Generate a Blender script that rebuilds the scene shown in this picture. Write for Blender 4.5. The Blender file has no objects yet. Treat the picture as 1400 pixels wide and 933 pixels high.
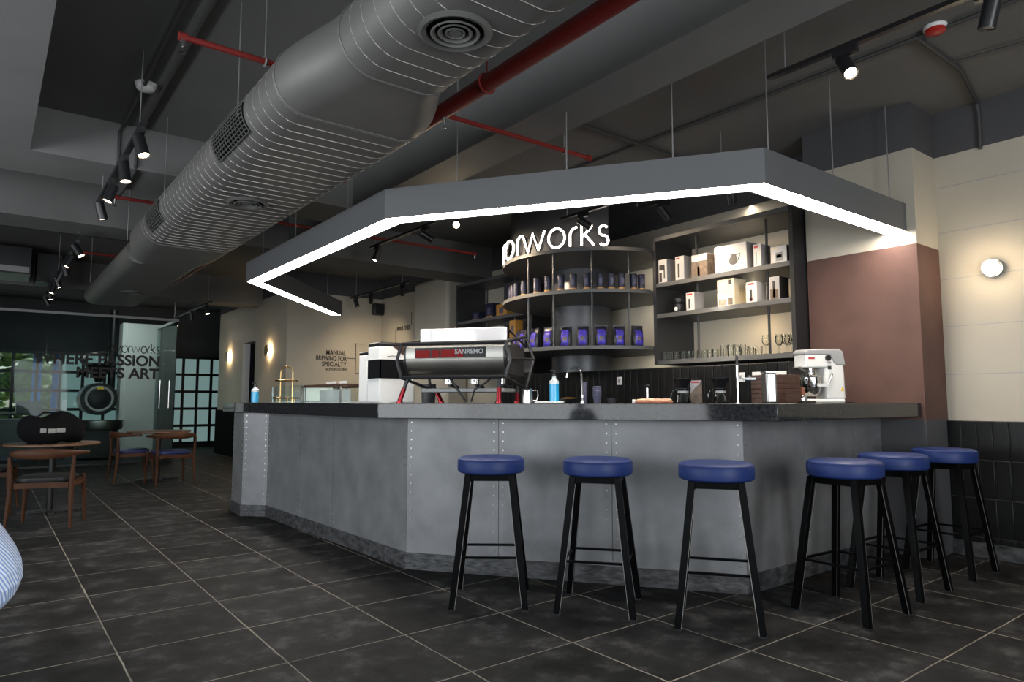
import bpy, bmesh, math, random
from mathutils import Vector, Matrix
random.seed(7)
PI = math.pi
C = bpy.context.scene.collection
sc = bpy.context.scene

# ------------------------------------------------------------------ camera, world, light, exposure
cam = bpy.data.objects.new('camera', bpy.data.cameras.new('camera')); C.objects.link(cam)
cam.data.sensor_width = 36.0; cam.data.lens = 23.99; cam.data.clip_end = 120
cam.location = (0, 0, 1.08)
cam.rotation_euler = (PI/2 + math.atan(82/933), 0, -math.atan(720/936.6))
sc.camera = cam
sc.view_settings.view_transform = 'Standard'; sc.view_settings.look = 'None'
sc.view_settings.exposure = 0.60; sc.view_settings.gamma = 1.0; sc.view_settings.use_curve_mapping = False
sc.cycles.use_denoising = True
sc.cycles.max_bounces = 7; sc.cycles.diffuse_bounces = 4; sc.cycles.transparent_max_bounces = 16
sc.cycles.sample_clamp_indirect = 4.0
sc.cycles.caustics_reflective = False; sc.cycles.caustics_refractive = False

w = bpy.data.worlds.new('world'); sc.world = w; w.use_nodes = True
wn = w.node_tree.nodes; wl = w.node_tree.links
sky = wn.new('ShaderNodeTexSky'); sky.sky_type = 'NISHITA'; sky.sun_disc = False; sky.sun_elevation = 0.7; sky.sun_rotation = 2.0
wl.new(sky.outputs[0], wn['Background'].inputs[0]); wn['Background'].inputs[1].default_value = 0.12

def area(name, loc, to, size, sy, power, col):
    l = bpy.data.lights.new(name, 'AREA'); l.shape = 'RECTANGLE'; l.size = size; l.size_y = sy; l.energy = power; l.color = col
    o = bpy.data.objects.new(name, l); C.objects.link(o); o.location = loc
    o.rotation_euler = (Vector(to) - Vector(loc)).to_track_quat('-Z', 'Z').to_euler()
    return o
DAY = (0.93, 0.965, 1.0)
# daylight entering by the tall windows of the left wall and the shop front behind the camera
WINDOWS_LEFT = [(-2.1, -0.5), (-0.1, 1.5), (1.9, 3.5), (4.1, 6.1), (7.2, 8.8)]  # fourth window is added to throw daylight straight onto the bar shelves
for i, (a, b) in enumerate(WINDOWS_LEFT):
    area('daylight', (-3.72, (a+b)/2, 1.45), (0, (a+b)/2, 2.2), b-a, 2.3, [38, 44, 54, 62, 16][i], DAY)
area('daylight', (-1.4, -3.42, 1.45), (-1.4, 0, 2.5), 2.6, 2.3, 62, DAY)
area('daylight', (1.6, -3.42, 1.45), (1.9, 0, 1.2), 1.6, 2.3, 110, DAY)
area('roastery_fill', (1.7, 14.3, 2.92), (1.9, 14.8, 0), 0.9, 0.5, 16, (0.95, 1.0, 0.98))  # unseen fill added to brighten the white block and the roaster
area('daylight', (1.4, 17.3, 1.3), (1.4, 10, 1.3), 5.0, 2.0, 4, (0.85, 0.97, 0.95))
WARM = (1.0, 0.78, 0.52)

# ------------------------------------------------------------------ materials
M = {}
def mat(name, col, rough=0.5, metal=0.0, noise=0.0, nscale=6.0, bump=0.0, bscale=40.0, emit=None, estr=0.0, spec=0.5, coat=0.0, detail=6.0, stretch=None):
    m = bpy.data.materials.new(name); m.use_nodes = True; nt = m.node_tree; b = nt.nodes['Principled BSDF']
    b.inputs['Base Color'].default_value = (*col, 1); b.inputs['Roughness'].default_value = rough; b.inputs['Metallic'].default_value = metal
    b.inputs['Specular IOR Level'].default_value = spec; b.inputs['Coat Weight'].default_value = coat
    if noise or bump:
        tc = nt.nodes.new('ShaderNodeTexCoord'); src = tc.outputs['Object']
        if stretch:
            mp = nt.nodes.new('ShaderNodeMapping'); mp.inputs['Scale'].default_value = stretch; nt.links.new(src, mp.inputs[0]); src = mp.outputs[0]
    if noise:
        n = nt.nodes.new('ShaderNodeTexNoise'); n.inputs['Scale'].default_value = nscale; n.inputs['Detail'].default_value = detail
        nt.links.new(src, n.inputs['Vector'])
        r = nt.nodes.new('ShaderNodeMapRange'); r.inputs[1].default_value = 0.25; r.inputs[2].default_value = 0.75
        r.inputs[3].default_value = 1-noise; r.inputs[4].default_value = 1+noise
        nt.links.new(n.outputs['Fac'], r.inputs[0])
        mx = nt.nodes.new('ShaderNodeVectorMath'); mx.operation = 'SCALE'; mx.inputs[0].default_value = col
        nt.links.new(r.outputs[0], mx.inputs['Scale']); nt.links.new(mx.outputs[0], b.inputs['Base Color'])
    if bump:
        n2 = nt.nodes.new('ShaderNodeTexNoise'); n2.inputs['Scale'].default_value = bscale; n2.inputs['Detail'].default_value = 4
        nt.links.new(src, n2.inputs['Vector'])
        bp = nt.nodes.new('ShaderNodeBump'); bp.inputs['Strength'].default_value = bump; bp.inputs['Distance'].default_value = 0.01
        nt.links.new(n2.outputs['Fac'], bp.inputs['Height']); nt.links.new(bp.outputs[0], b.inputs['Normal'])
    if emit:
        b.inputs['Emission Color'].default_value = (*emit, 1); b.inputs['Emission Strength'].default_value = estr
    M[name] = m
    return m

mat('ceiling_paint', (0.15, 0.15, 0.147), 0.85, noise=0.08, nscale=2.0, bump=0.15, bscale=30)
mat('ceiling_paint_lit', (0.205, 0.205, 0.203), 0.8, noise=0.08, nscale=2.0, bump=0.1, bscale=30)  # ceiling paint made lighter, with the window light put into the colour
mat('dark_wall', (0.066, 0.066, 0.070), 0.8, noise=0.1, nscale=2.0)
mat('cream_wall', (0.46, 0.42, 0.345), 0.85, noise=0.05, nscale=1.8, bump=0.08, bscale=60)
mat('terracotta', (0.105, 0.053, 0.042), 0.8, noise=0.16, nscale=5.0, detail=3)
mat('white_paint', (0.62, 0.62, 0.60), 0.6)
mat('duct_metal', (0.175, 0.172, 0.165), 0.52, 0.35, noise=0.08, nscale=3.0, bump=0.05, bscale=60)
mat('duct_seam', (0.55, 0.54, 0.50), 0.4, 0.4)
mat('red_pipe', (0.21, 0.016, 0.012), 0.5)
mat('conduit', (0.07, 0.07, 0.07), 0.5, 0.3)
mat('steel_rod', (0.35, 0.35, 0.35), 0.4, 0.6)
mat('black_metal', (0.012, 0.012, 0.013), 0.42, 0.3)
mat('black_satin', (0.015, 0.015, 0.017), 0.35)
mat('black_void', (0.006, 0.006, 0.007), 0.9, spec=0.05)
mat('counter_metal', (0.200, 0.203, 0.210), 0.50, 0.35, noise=0.22, nscale=5.0, detail=10, bump=0.10, bscale=14)
mat('counter_seam', (0.05, 0.05, 0.055), 0.6)
mat('rivet', (0.62, 0.62, 0.62), 0.3, 0.9)
mat('granite', (0.022, 0.023, 0.025), 0.06, noise=0.7, nscale=60, detail=8, spec=0.4)
mat('granite_skirt', (0.050, 0.051, 0.053), 0.45, noise=0.85, nscale=16, detail=12, bump=0.5, bscale=25, stretch=(1, 1, 2))
mat('canopy_paint', (0.112, 0.116, 0.122), 0.55, noise=0.05, nscale=1.5)
mat('led', (1, 1, 1), 0.5, emit=(1.0, 0.92, 0.82), estr=24.0)
mat('lamp_glow', (1, 1, 1), 0.5, emit=(1.0, 0.80, 0.55), estr=14.0)
mat('lamp_dim', (1, 1, 1), 0.5, emit=(1.0, 0.86, 0.66), estr=2.2)
mat('sconce_glow', (1, 1, 1), 0.5, emit=(1.0, 0.72, 0.38), estr=110.0)
mat('sign_glow', (1, 1, 1), 0.5, emit=(1.0, 0.88, 0.76), estr=4.5)
mat('blue_leather', (0.010, 0.026, 0.120), 0.48, spec=0.3, noise=0.06, nscale=3, bump=0.04, bscale=120)
mat('stool_steel', (0.0022, 0.0022, 0.0025), 0.35, 0.0, spec=0.06)
mat('worn_edge', (0.30, 0.29, 0.27), 0.5, 0.5)
mat('shelf_metal', (0.105, 0.106, 0.110), 0.5, 0.2)
mat('shelf_dark', (0.040, 0.041, 0.045), 0.5, 0.2)
mat('shelf_black', (0.012, 0.012, 0.014), 0.5)
mat('column_metal', (0.085, 0.087, 0.095), 0.38, 0.4, noise=0.06, nscale=2)
mat('navy_can', (0.020, 0.022, 0.050), 0.38)
mat('gold_paper', (0.52, 0.25, 0.05), 0.45)
mat('bag_black', (0.012, 0.012, 0.022), 0.3)
mat('bag_violet', (0.075, 0.055, 0.46), 0.25, noise=0.5, nscale=22, bump=0.5, bscale=18)
mat('card_white', (0.62, 0.60, 0.59), 0.55)
mat('card_cream', (0.75, 0.64, 0.45), 0.55)
mat('card_side', (0.33, 0.32, 0.33), 0.55)
mat('print_dark', (0.035, 0.03, 0.03), 0.5)
mat('print_brown', (0.12, 0.085, 0.06), 0.5, noise=0.6, nscale=30)
mat('print_grey', (0.30, 0.30, 0.30), 0.5)
mat('print_red', (0.45, 0.03, 0.04), 0.5)
mat('brushed_steel', (0.45, 0.45, 0.45), 0.35, 1.0)
mat('steel', (0.62, 0.62, 0.62), 0.22, 1.0)
mat('chrome', (0.78, 0.78, 0.78), 0.10, 1.0)
mat('dark_steel', (0.36, 0.35, 0.32), 0.40, 1.0, noise=0.15, nscale=5)
mat('white_plastic', (0.86, 0.86, 0.85), 0.30)
mat('mixer_white', (0.80, 0.79, 0.76), 0.28)
mat('mixer_grey', (0.34, 0.34, 0.34), 0.35)
mat('white_gloss', (0.55, 0.55, 0.57), 0.07, coat=1.0)
mat('black_gloss', (0.010, 0.010, 0.012), 0.2, spec=0.12)
mat('red_anodised', (0.26, 0.012, 0.020), 0.25, 0.7)
mat('boiler_red', (0.22, 0.006, 0.006), 0.6, spec=0.2)
mat('gold_metal', (0.62, 0.42, 0.18), 0.25, 1.0)
mat('wood', (0.060, 0.023, 0.010), 0.50, spec=0.2, noise=0.28, nscale=9, stretch=(1, 1, 0.25), detail=6)
mat('wood_table', (0.14, 0.07, 0.038), 0.45, noise=0.25, nscale=9, stretch=(0.3, 2, 1))
mat('wood_dark', (0.055, 0.022, 0.014), 0.45, noise=0.6, nscale=18, stretch=(1, 1, 12))
mat('board_wood', (0.28, 0.09, 0.04), 0.5, noise=0.3, nscale=12)
mat('pastry', (0.62, 0.38, 0.26), 0.7, noise=0.3, nscale=30, bump=0.5, bscale=40)
mat('black_leather', (0.016, 0.016, 0.017), 0.5, bump=0.1, bscale=60)
mat('black_cloth', (0.006, 0.006, 0.007), 0.9, spec=0.1, bump=0.3, bscale=25)
mat('navy_seat', (0.020, 0.028, 0.10), 0.45)
mat('blue_liquid', (0.02, 0.33, 0.62), 0.15)
mat('clear_plastic', (0.55, 0.60, 0.62), 0.2)
mat('cup_grey', (0.10, 0.10, 0.16), 0.4)
mat('lettering', (0.012, 0.012, 0.012), 0.6)
mat('white_ceramic', (0.72, 0.72, 0.70), 0.2)
mat('alarm_red', (0.45, 0.02, 0.015), 0.35)
mat('skin', (0.36, 0.20, 0.13), 0.5)
mat('hair', (0.015, 0.011, 0.009), 0.6)
mat('trousers', (0.03, 0.035, 0.05), 0.8)
mat('foliage', (0.07, 0.11, 0.035), 0.8, noise=0.9, nscale=6)
mat('lawn', (0.30, 0.36, 0.18), 0.9, noise=0.4, nscale=3)
mat('blue_pillar', (0.04, 0.22, 0.70), 0.6, noise=0.5, nscale=7)
mat('yellow_tag', (0.75, 0.50, 0.03), 0.5)
mat('lit_pane', (0.10, 0.14, 0.14), 0.5, emit=(0.45, 0.70, 0.68), estr=0.20)
mat('tile_black', (0.007, 0.0072, 0.0075), 0.34, spec=0.22, noise=0.25, nscale=3, bump=0.12, bscale=12)
mat('grout_dark', (0.035, 0.035, 0.035), 0.8)
mat('vent_grille', (0.16, 0.16, 0.155), 0.45, 0.3)

def glass_mat(name, tint, refl, rough=0.02):
    m = bpy.data.materials.new(name); m.use_nodes = True; nt = m.node_tree; nt.nodes.remove(nt.nodes['Principled BSDF'])
    t = nt.nodes.new('ShaderNodeBsdfTransparent'); t.inputs[0].default_value = (*tint, 1)
    g = nt.nodes.new('ShaderNodeBsdfGlossy'); g.inputs['Roughness'].default_value = rough; g.inputs[0].default_value = (0.9, 0.95, 0.95, 1)
    lw = nt.nodes.new('ShaderNodeLayerWeight'); lw.inputs[0].default_value = refl
    mx = nt.nodes.new('ShaderNodeMixShader'); nt.links.new(lw.outputs['Fresnel'], mx.inputs[0]); nt.links.new(t.outputs[0], mx.inputs[1]); nt.links.new(g.outputs[0], mx.inputs[2])
    nt.links.new(mx.outputs[0], nt.nodes['Material Output'].inputs[0]); M[name] = m
glass_mat('pane_glass', (0.78, 0.85, 0.84), 0.12)
glass_mat('case_glass', (0.96, 0.985, 0.98), 0.05)
glass_mat('cup_glass', (0.97, 0.97, 0.96), 0.17)
glass_mat('server_glass', (0.90, 0.90, 0.90), 0.40)
glass_mat('window_glass', (0.9, 0.95, 0.96), 0.2)

def floor_material():
    m = bpy.data.materials.new('floor_slate'); m.use_nodes = True; nt = m.node_tree; b = nt.nodes['Principled BSDF']; L = nt.links
    def N(t, **k):
        n = nt.nodes.new(t)
        for a, v in k.items(): setattr(n, a, v)
        return n
    def math_(op, a, b_=None, c=None):
        n = N('ShaderNodeMath', operation=op)
        for i, v in enumerate((a, b_, c)):
            if v is None: continue
            if isinstance(v, (int, float)): n.inputs[i].default_value = v
            else: L.new(v, n.inputs[i])
        return n.outputs[0]
    tc = N('ShaderNodeTexCoord'); sep = N('ShaderNodeSeparateXYZ')
    wob = N('ShaderNodeTexNoise'); wob.inputs['Scale'].default_value = 16; L.new(tc.outputs['Object'], wob.inputs['Vector'])
    wv = N('ShaderNodeVectorMath', operation='MULTIPLY_ADD'); L.new(wob.outputs['Color'], wv.inputs[0]); wv.inputs[1].default_value = (0.008,)*3; L.new(tc.outputs['Object'], wv.inputs[2])
    L.new(wv.outputs[0], sep.inputs[0])
    T = 0.5465
    u = math_('DIVIDE', math_('SUBTRACT', sep.outputs[0], 0.549), T); v = math_('DIVIDE', math_('SUBTRACT', sep.outputs[1], 0.744 + 0.006), T)
    fu = math_('ABSOLUTE', math_('SUBTRACT', math_('FRACT', math_('ADD', u, 0.5)), 0.5)); fv = math_('ABSOLUTE', math_('SUBTRACT', math_('FRACT', math_('ADD', v, 0.5)), 0.5))
    d = math_('MINIMUM', fu, fv)
    gn = N('ShaderNodeTexNoise'); gn.inputs['Scale'].default_value = 3.5; gn.inputs['Detail'].default_value = 8; L.new(tc.outputs['Object'], gn.inputs['Vector'])
    wid = math_('MULTIPLY_ADD', gn.outputs['Fac'], 0.0095, -0.0012)
    mr = N('ShaderNodeMapRange'); L.new(d, mr.inputs[0]); L.new(wid, mr.inputs[1]); L.new(math_('ADD', wid, 0.004), mr.inputs[2]); mr.inputs[3].default_value = 1; mr.inputs[4].default_value = 0
    cid = N('ShaderNodeCombineXYZ'); L.new(math_('FLOOR', u), cid.inputs[0]); L.new(math_('FLOOR', v), cid.inputs[1])
    wn_ = N('ShaderNodeTexWhiteNoise'); L.new(cid.outputs[0], wn_.inputs['Vector'])
    n1 = N('ShaderNodeTexNoise'); n1.inputs['Scale'].default_value = 6.0; n1.inputs['Detail'].default_value = 12; n1.inputs['Roughness'].default_value = 0.65
    off = N('ShaderNodeVectorMath', operation='MULTIPLY_ADD'); L.new(wn_.outputs['Color'], off.inputs[0]); off.inputs[1].default_value = (20, 20, 20); L.new(tc.outputs['Object'], off.inputs[2])
    L.new(off.outputs[0], n1.inputs['Vector'])
    cr = N('ShaderNodeValToRGB'); e = cr.color_ramp.elements
    e[0].position = 0.36; e[0].color = (0.012, 0.0124, 0.013, 1); e[1].position = 0.70; e[1].color = (0.070, 0.071, 0.073, 1)
    x = cr.color_ramp.elements.new(0.53); x.color = (0.026, 0.0266, 0.0277, 1)
    L.new(n1.outputs['Fac'], cr.inputs[0])
    hs = N('ShaderNodeHueSaturation'); L.new(cr.outputs[0], hs.inputs['Color']); L.new(math_('MULTIPLY_ADD', wn_.outputs['Value'], 0.45, 0.8), hs.inputs['Value'])
    gm = N('ShaderNodeTexNoise'); gm.inputs['Scale'].default_value = 5; L.new(tc.outputs['Object'], gm.inputs['Vector'])
    gf = math_('MULTIPLY', mr.outputs[0], math_('MULTIPLY_ADD', gm.outputs['Fac'], 1.2, 0.15))
    mx = N('ShaderNodeMix', data_type='RGBA'); L.new(gf, mx.inputs[0]); L.new(hs.outputs[0], mx.inputs[6]); mx.inputs[7].default_value = (0.30, 0.28, 0.24, 1)
    L.new(mx.outputs[2], b.inputs['Base Color'])
    rr = N('ShaderNodeMapRange'); L.new(n1.outputs['Fac'], rr.inputs[0]); rr.inputs[3].default_value = 0.50; rr.inputs[4].default_value = 0.72; L.new(rr.outputs[0], b.inputs['Roughness'])
    bp = N('ShaderNodeBump'); bp.inputs['Strength'].default_value = 0.35; bp.inputs['Distance'].default_value = 0.006
    L.new(math_('SUBTRACT', n1.outputs['Fac'], math_('MULTIPLY', mr.outputs[0], 0.5)), bp.inputs['Height']); L.new(bp.outputs[0], b.inputs['Normal']); b.inputs['Specular IOR Level'].default_value = 0.06
    M['floor'] = m
floor_material()

def stripe_mat():
    m = bpy.data.materials.new('striped_shirt'); m.use_nodes = True; nt = m.node_tree; b = nt.nodes['Principled BSDF']
    tc = nt.nodes.new('ShaderNodeTexCoord'); wv = nt.nodes.new('ShaderNodeTexWave'); wv.inputs['Scale'].default_value = 75; wv.inputs['Distortion'].default_value = 0.6
    wv.bands_direction = 'DIAGONAL'
    cr = nt.nodes.new('ShaderNodeValToRGB'); cr.color_ramp.elements[0].color = (0.20, 0.32, 0.62, 1); cr.color_ramp.elements[1].color = (0.66, 0.72, 0.82, 1)
    cr.color_ramp.elements[0].position = 0.25; cr.color_ramp.elements[1].position = 0.5
    nt.links.new(tc.outputs['Object'], wv.inputs[0]); nt.links.new(wv.outputs[0], cr.inputs[0]); nt.links.new(cr.outputs[0], b.inputs['Base Color']); b.inputs['Roughness'].default_value = 0.8
    M['striped_shirt'] = m
stripe_mat()

# ------------------------------------------------------------------ helpers
def frame_of(o):
    return Matrix.Translation(o.location) @ o.rotation_euler.to_matrix().to_4x4()

class MB:
    def __init__(self): self.bm = bmesh.new()
    def box(self, c, s, rz=0.0, rot=None):
        R = rot.to_4x4() if rot is not None else Matrix.Rotation(rz, 4, 'Z')
        bmesh.ops.create_cube(self.bm, size=1.0, matrix=Matrix.Translation(c) @ R @ Matrix.Diagonal((s[0], s[1], s[2], 1)))
        return self
    def b2(self, x0, x1, y0, y1, z0, z1):
        return self.box(((x0+x1)/2, (y0+y1)/2, (z0+z1)/2), (abs(x1-x0), abs(y1-y0), abs(z1-z0)))
    def cyl(self, p0, p1, r0, r1=None, n=16, caps=True):
        r1 = r0 if r1 is None else r1
        p0 = Vector(p0); p1 = Vector(p1); d = p1-p0; L = d.length
        if L < 1e-7: return self
        bmesh.ops.create_cone(self.bm, cap_ends=caps, segments=n, radius1=max(r0, 1e-5), radius2=max(r1, 1e-5), depth=L,
                              matrix=Matrix.Translation((p0+p1)/2) @ d.to_track_quat('Z', 'Y').to_matrix().to_4x4())
        return self
    def bar(self, p0, p1, wx, wy, up=(0, 0, 1)):
        p0 = Vector(p0); p1 = Vector(p1); d = (p1-p0); z = d.normalized(); x = Vector(up).cross(z)
        if x.length < 1e-4: x = Vector((1, 0, 0))
        x.normalize(); y = z.cross(x); R = Matrix((x, y, z)).transposed()
        return self.box((p0+p1)/2, (wx, wy, d.length), rot=R)
    def tube(self, pts, r, n=8, closed=False):
        pts = [Vector(p) for p in pts]; m = len(pts); rings = []; rr = r if isinstance(r, (list, tuple)) else [r]*m
        prev = None
        for i, p in enumerate(pts):
            a = pts[(i-1) % m] if (closed or i > 0) else p; b = pts[(i+1) % m] if (closed or i < m-1) else p
            t = (b-a).normalized()
            if prev is None:
                q = t.orthogonal().normalized()
            else:
                q = (prev - t*prev.dot(t))
                q = q.normalized() if q.length > 1e-6 else t.orthogonal().normalized()
            prev = q; s = t.cross(q)
            rings.append([self.bm.verts.new(p + (q*math.cos(2*PI*k/n) + s*math.sin(2*PI*k/n))*rr[i]) for k in range(n)])
        for i in range(m if closed else m-1):
            A = rings[i]; B = rings[(i+1) % m]
            for k in range(n): self.bm.faces.new((A[k], A[(k+1) % n], B[(k+1) % n], B[k]))
        if not closed:
            self.bm.faces.new(rings[0][::-1]); self.bm.faces.new(rings[-1])
        return self
    def lathe(self, prof, c=(0, 0, 0), n=24, M4=None):
        rings = []; c = Vector(c)
        for r, z in prof:
            if r < 1e-6: rings.append([self.bm.verts.new(self._m(Vector((0, 0, z)), c, M4))])
            else: rings.append([self.bm.verts.new(self._m(Vector((r*math.cos(2*PI*k/n), r*math.sin(2*PI*k/n), z)), c, M4)) for k in range(n)])
        for A, B in zip(rings, rings[1:]):
            for k in range(n):
                if len(A) == 1 and len(B) == 1: continue
                if len(A) == 1: self.bm.faces.new((A[0], B[(k+1) % n], B[k]))
                elif len(B) == 1: self.bm.faces.new((A[k], A[(k+1) % n], B[0]))
                else: self.bm.faces.new((A[k], A[(k+1) % n], B[(k+1) % n], B[k]))
        return self
    def _m(self, v, c, M4): return (M4 @ v if M4 is not None else v) + c
    def prism(self, poly, z0, z1):
        a = [self.bm.verts.new((x, y, z0)) for x, y in poly]; b = [self.bm.verts.new((x, y, z1)) for x, y in poly]; n = len(poly)
        self.bm.faces.new(a[::-1]); self.bm.faces.new(b)
        for i in range(n): self.bm.faces.new((a[i], a[(i+1) % n], b[(i+1) % n], b[i]))
        return self
    def extrude(self, poly, axis, t0, t1):
        """poly of 2-tuples in the two other axes (in order), extruded on axis 0/1"""
        def P(p, t): return (t, p[0], p[1]) if axis == 0 else (p[0], t, p[1])
        a = [self.bm.verts.new(P(p, t0)) for p in poly]; b = [self.bm.verts.new(P(p, t1)) for p in poly]; n = len(poly)
        self.bm.faces.new(a[::-1]); self.bm.faces.new(b)
        for i in range(n): self.bm.faces.new((a[i], a[(i+1) % n], b[(i+1) % n], b[i]))
        return self
    def loft(self, rings, close=True, caps=True):
        R = [[self.bm.verts.new(p) for p in r] for r in rings]; n = len(R[0])
        for A, B in zip(R, R[1:]):
            for k in range(n if close else n-1): self.bm.faces.new((A[k], A[(k+1) % n], B[(k+1) % n], B[k]))
        if caps and close: self.bm.faces.new(R[0][::-1]); self.bm.faces.new(R[-1])
        return self
    def ball(self, c, s, rz=0, u=16, v=10):
        bmesh.ops.create_uvsphere(self.bm, u_segments=u, v_segments=v, radius=1.0, matrix=Matrix.Translation(c) @ Matrix.Rotation(rz, 4, 'Z') @ Matrix.Diagonal((s[0], s[1], s[2], 1)))
        return self
    def build(self, name, m, parent=None, bevel=0.0, world=False, seg=2, angle=35):
        bm = self.bm
        bmesh.ops.recalc_face_normals(bm, faces=bm.faces)
        off = Vector((0, 0, 0))
        if parent is not None and world:
            q = parent; I = Matrix.Identity(4)
            chain = []
            while q is not None: chain.append(q); q = q.parent
            for q in reversed(chain): I = I @ frame_of(q)
            bmesh.ops.transform(bm, matrix=I.inverted(), verts=bm.verts)
        if parent is None and bm.verts:
            xs = [v.co.x for v in bm.verts]; ys = [v.co.y for v in bm.verts]; zs = [v.co.z for v in bm.verts]
            off = Vector(((min(xs)+max(xs))/2, (min(ys)+max(ys))/2, min(zs)))
            bmesh.ops.translate(bm, verts=bm.verts, vec=-off)
        for f in bm.faces: f.smooth = True
        me = bpy.data.meshes.new(name); bm.to_mesh(me); bm.free()
        me.set_sharp_from_angle(angle=math.radians(angle))
        me.materials.append(M[m] if isinstance(m, str) else m)
        o = bpy.data.objects.new(name, me); C.objects.link(o); o.location = off
        if parent is not None: o.parent = parent
        if bevel:
            b = o.modifiers.new('bevel', 'BEVEL'); b.width = bevel; b.segments = seg; b.limit_method = 'ANGLE'; b.angle_limit = 0.6
        return o

def tag(o, label=None, cat=None, group=None, kind=None):
    if label: o['label'] = label
    if cat: o['category'] = cat
    if group: o['group'] = group
    if kind: o['kind'] = kind
    return o
def thing(name, label, cat, loc=(0, 0, 0), rz=0.0, group=None):
    o = bpy.data.objects.new(name, None); C.objects.link(o); o.empty_display_size = 0.05
    o.location = loc; o.rotation_euler = (0, 0, rz)
    return tag(o, label, cat, group)
def struct(name, mb, m, bevel=0):
    o = mb.build(name, m, bevel=bevel); o['kind'] = 'structure'; return o
def copy_tree(o, parent=None):
    c = o.copy(); C.objects.link(c)
    if parent is not None: c.parent = parent
    for ch in list(o.children): copy_tree(ch, c)
    return c
def dup(o, loc, rz, label, group=None):
    c = copy_tree(o); c.location = loc; c.rotation_euler = (0, 0, rz); c['label'] = label
    if group: c['group'] = group
    return c
def text_mesh(s, size, bold=0.0, align='LEFT', spacing=1.0, extrude=0.0008, xscale=1.0):
    cu = bpy.data.curves.new('txt', 'FONT'); cu.body = s; cu.size = size; cu.offset = bold; cu.align_x = align; cu.extrude = extrude; cu.space_character = spacing
    o = bpy.data.objects.new('txt', cu); C.objects.link(o); dg = bpy.context.evaluated_depsgraph_get(); dg.update()
    me = bpy.data.meshes.new_from_object(o.evaluated_get(dg)); bpy.data.objects.remove(o); bpy.data.curves.remove(cu)
    for v in me.vertices: v.co.x *= xscale
    return me
def text_obj(name, s, size, m, origin, xdir, parent=None, label=None, cat=None, **k):
    """flat lettering standing upright: xdir = reading direction (horizontal), up = +Z"""
    me = text_mesh(s, size, **k) if isinstance(s, str) else s
    X = Vector(xdir).normalized(); Z = Vector((0, 0, 1)); N = X.cross(Z)
    R = Matrix((X, Z, N)).transposed().to_4x4()
    me.transform(R)
    me.materials.clear(); me.materials.append(M[m]); o = bpy.data.objects.new(name, me); C.objects.link(o)
    o.location = origin
    if parent is not None:
        o.parent = parent; o.location = frame_of(parent).inverted() @ Vector(origin); o.rotation_euler = (0, 0, -parent.rotation_euler.z)
    if label: tag(o, label, cat)
    return o
def local_text(name, s, size, m, parent, loc, face='-Y', **k):
    me = text_mesh(s, size, **k)
    me.transform(Matrix.Rotation(PI/2, 4, 'X'))
    if face == '-X': me.transform(Matrix.Rotation(-PI/2, 4, 'Z'))
    me.materials.clear(); me.materials.append(M[m]); o = bpy.data.objects.new(name, me); C.objects.link(o); o.parent = parent; o.location = loc
    return o
# monoline lower-case letters, x-height 1, as lists of strokes
def arc_pts(cx, cy, r, a0, a1, n=18): return [(cx + r*math.cos(math.radians(a0+(a1-a0)*i/n)), cy + r*math.sin(math.radians(a0+(a1-a0)*i/n))) for i in range(n+1)]
GLYPH = {
 'a': ([arc_pts(.5, .5, .5, 0, 360, 28), [(1.0, 1.0), (1.0, 0.0)]], 1.05),
 'o': ([arc_pts(.5, .5, .5, 0, 360, 28)], 1.0),
 'v': ([[(0, 1), (.42, 0), (.84, 1)]], .84),
 'r': ([[(0, 0), (0, .55)] + arc_pts(.42, .55, .42, 180, 95, 10)], .42),
 'w': ([[(0, 1), (.36, 0), (.72, 1), (1.08, 0), (1.44, 1)]], 1.44),
 'R': ([[(0, 0), (0, .6)] + arc_pts(.36, .62, .36, 180, 60, 10) + [(.95, 0.0), (1.32, .95), (1.70, 0.0), (2.1, 1.0)]], 2.1),
 'k': ([[(0, 0), (0, 1.45)], [(.62, 1.0), (.06, .45)], [(.20, .56), (.72, 0)]], .72),
 's': ([arc_pts(.34, .745, .255, 40, 262, 14) + arc_pts(.34, .245, .255, 82, -140, 14)], .62),
}

# ------------------------------------------------------------------ setting
XW = 5.57  # wall line and most positions below worked out from image pixels, hardcoded in metres
struct('floor', MB().b2(-3.8, 7.0, -3.5, 22.0, -0.12, 0.0), 'floor')
struct('ceiling', MB().b2(-3.8, 7.0, -3.5, 22.0, 3.24, 3.36), 'ceiling_paint')
# dropped beams
struct('trim_1', MB().b2(2.67, 3.03, -3.5, 7.7, 2.90, 3.245), 'ceiling_paint_lit')
struct('trim_2', MB().b2(-3.8, 0.16, -3.5, 5.96, 2.90, 3.245), 'ceiling_paint_lit')
struct('trim_3', MB().b2(-3.8, 2.67, 5.96, 6.58, 2.90, 3.245), 'ceiling_paint_lit')
struct('trim_4', MB().b2(-3.8, XW, 7.7, 8.25, 2.80, 3.245), 'ceiling_paint')
struct('trim_5', MB().b2(-3.8, 3.87, 12.4, 13.0, 2.80, 3.245), 'ceiling_paint')

# walls
struct('wall_right', MB().b2(XW, XW+0.25, -3.5, 11.1, 0, 2.9), 'cream_wall')
struct('wall_right', MB().b2(XW-0.001, XW+0.25, -3.5, 11.1, 2.9, 3.24), 'dark_wall')
# cream panel joints on the right wall
jm = MB()
for z in (1.27, 1.62, 1.97, 2.32, 2.66): jm.b2(XW-0.0015, XW+0.01, -3.4, 2.03, z, z+0.005)
struct('trim_6', jm, 'card_side')
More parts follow.
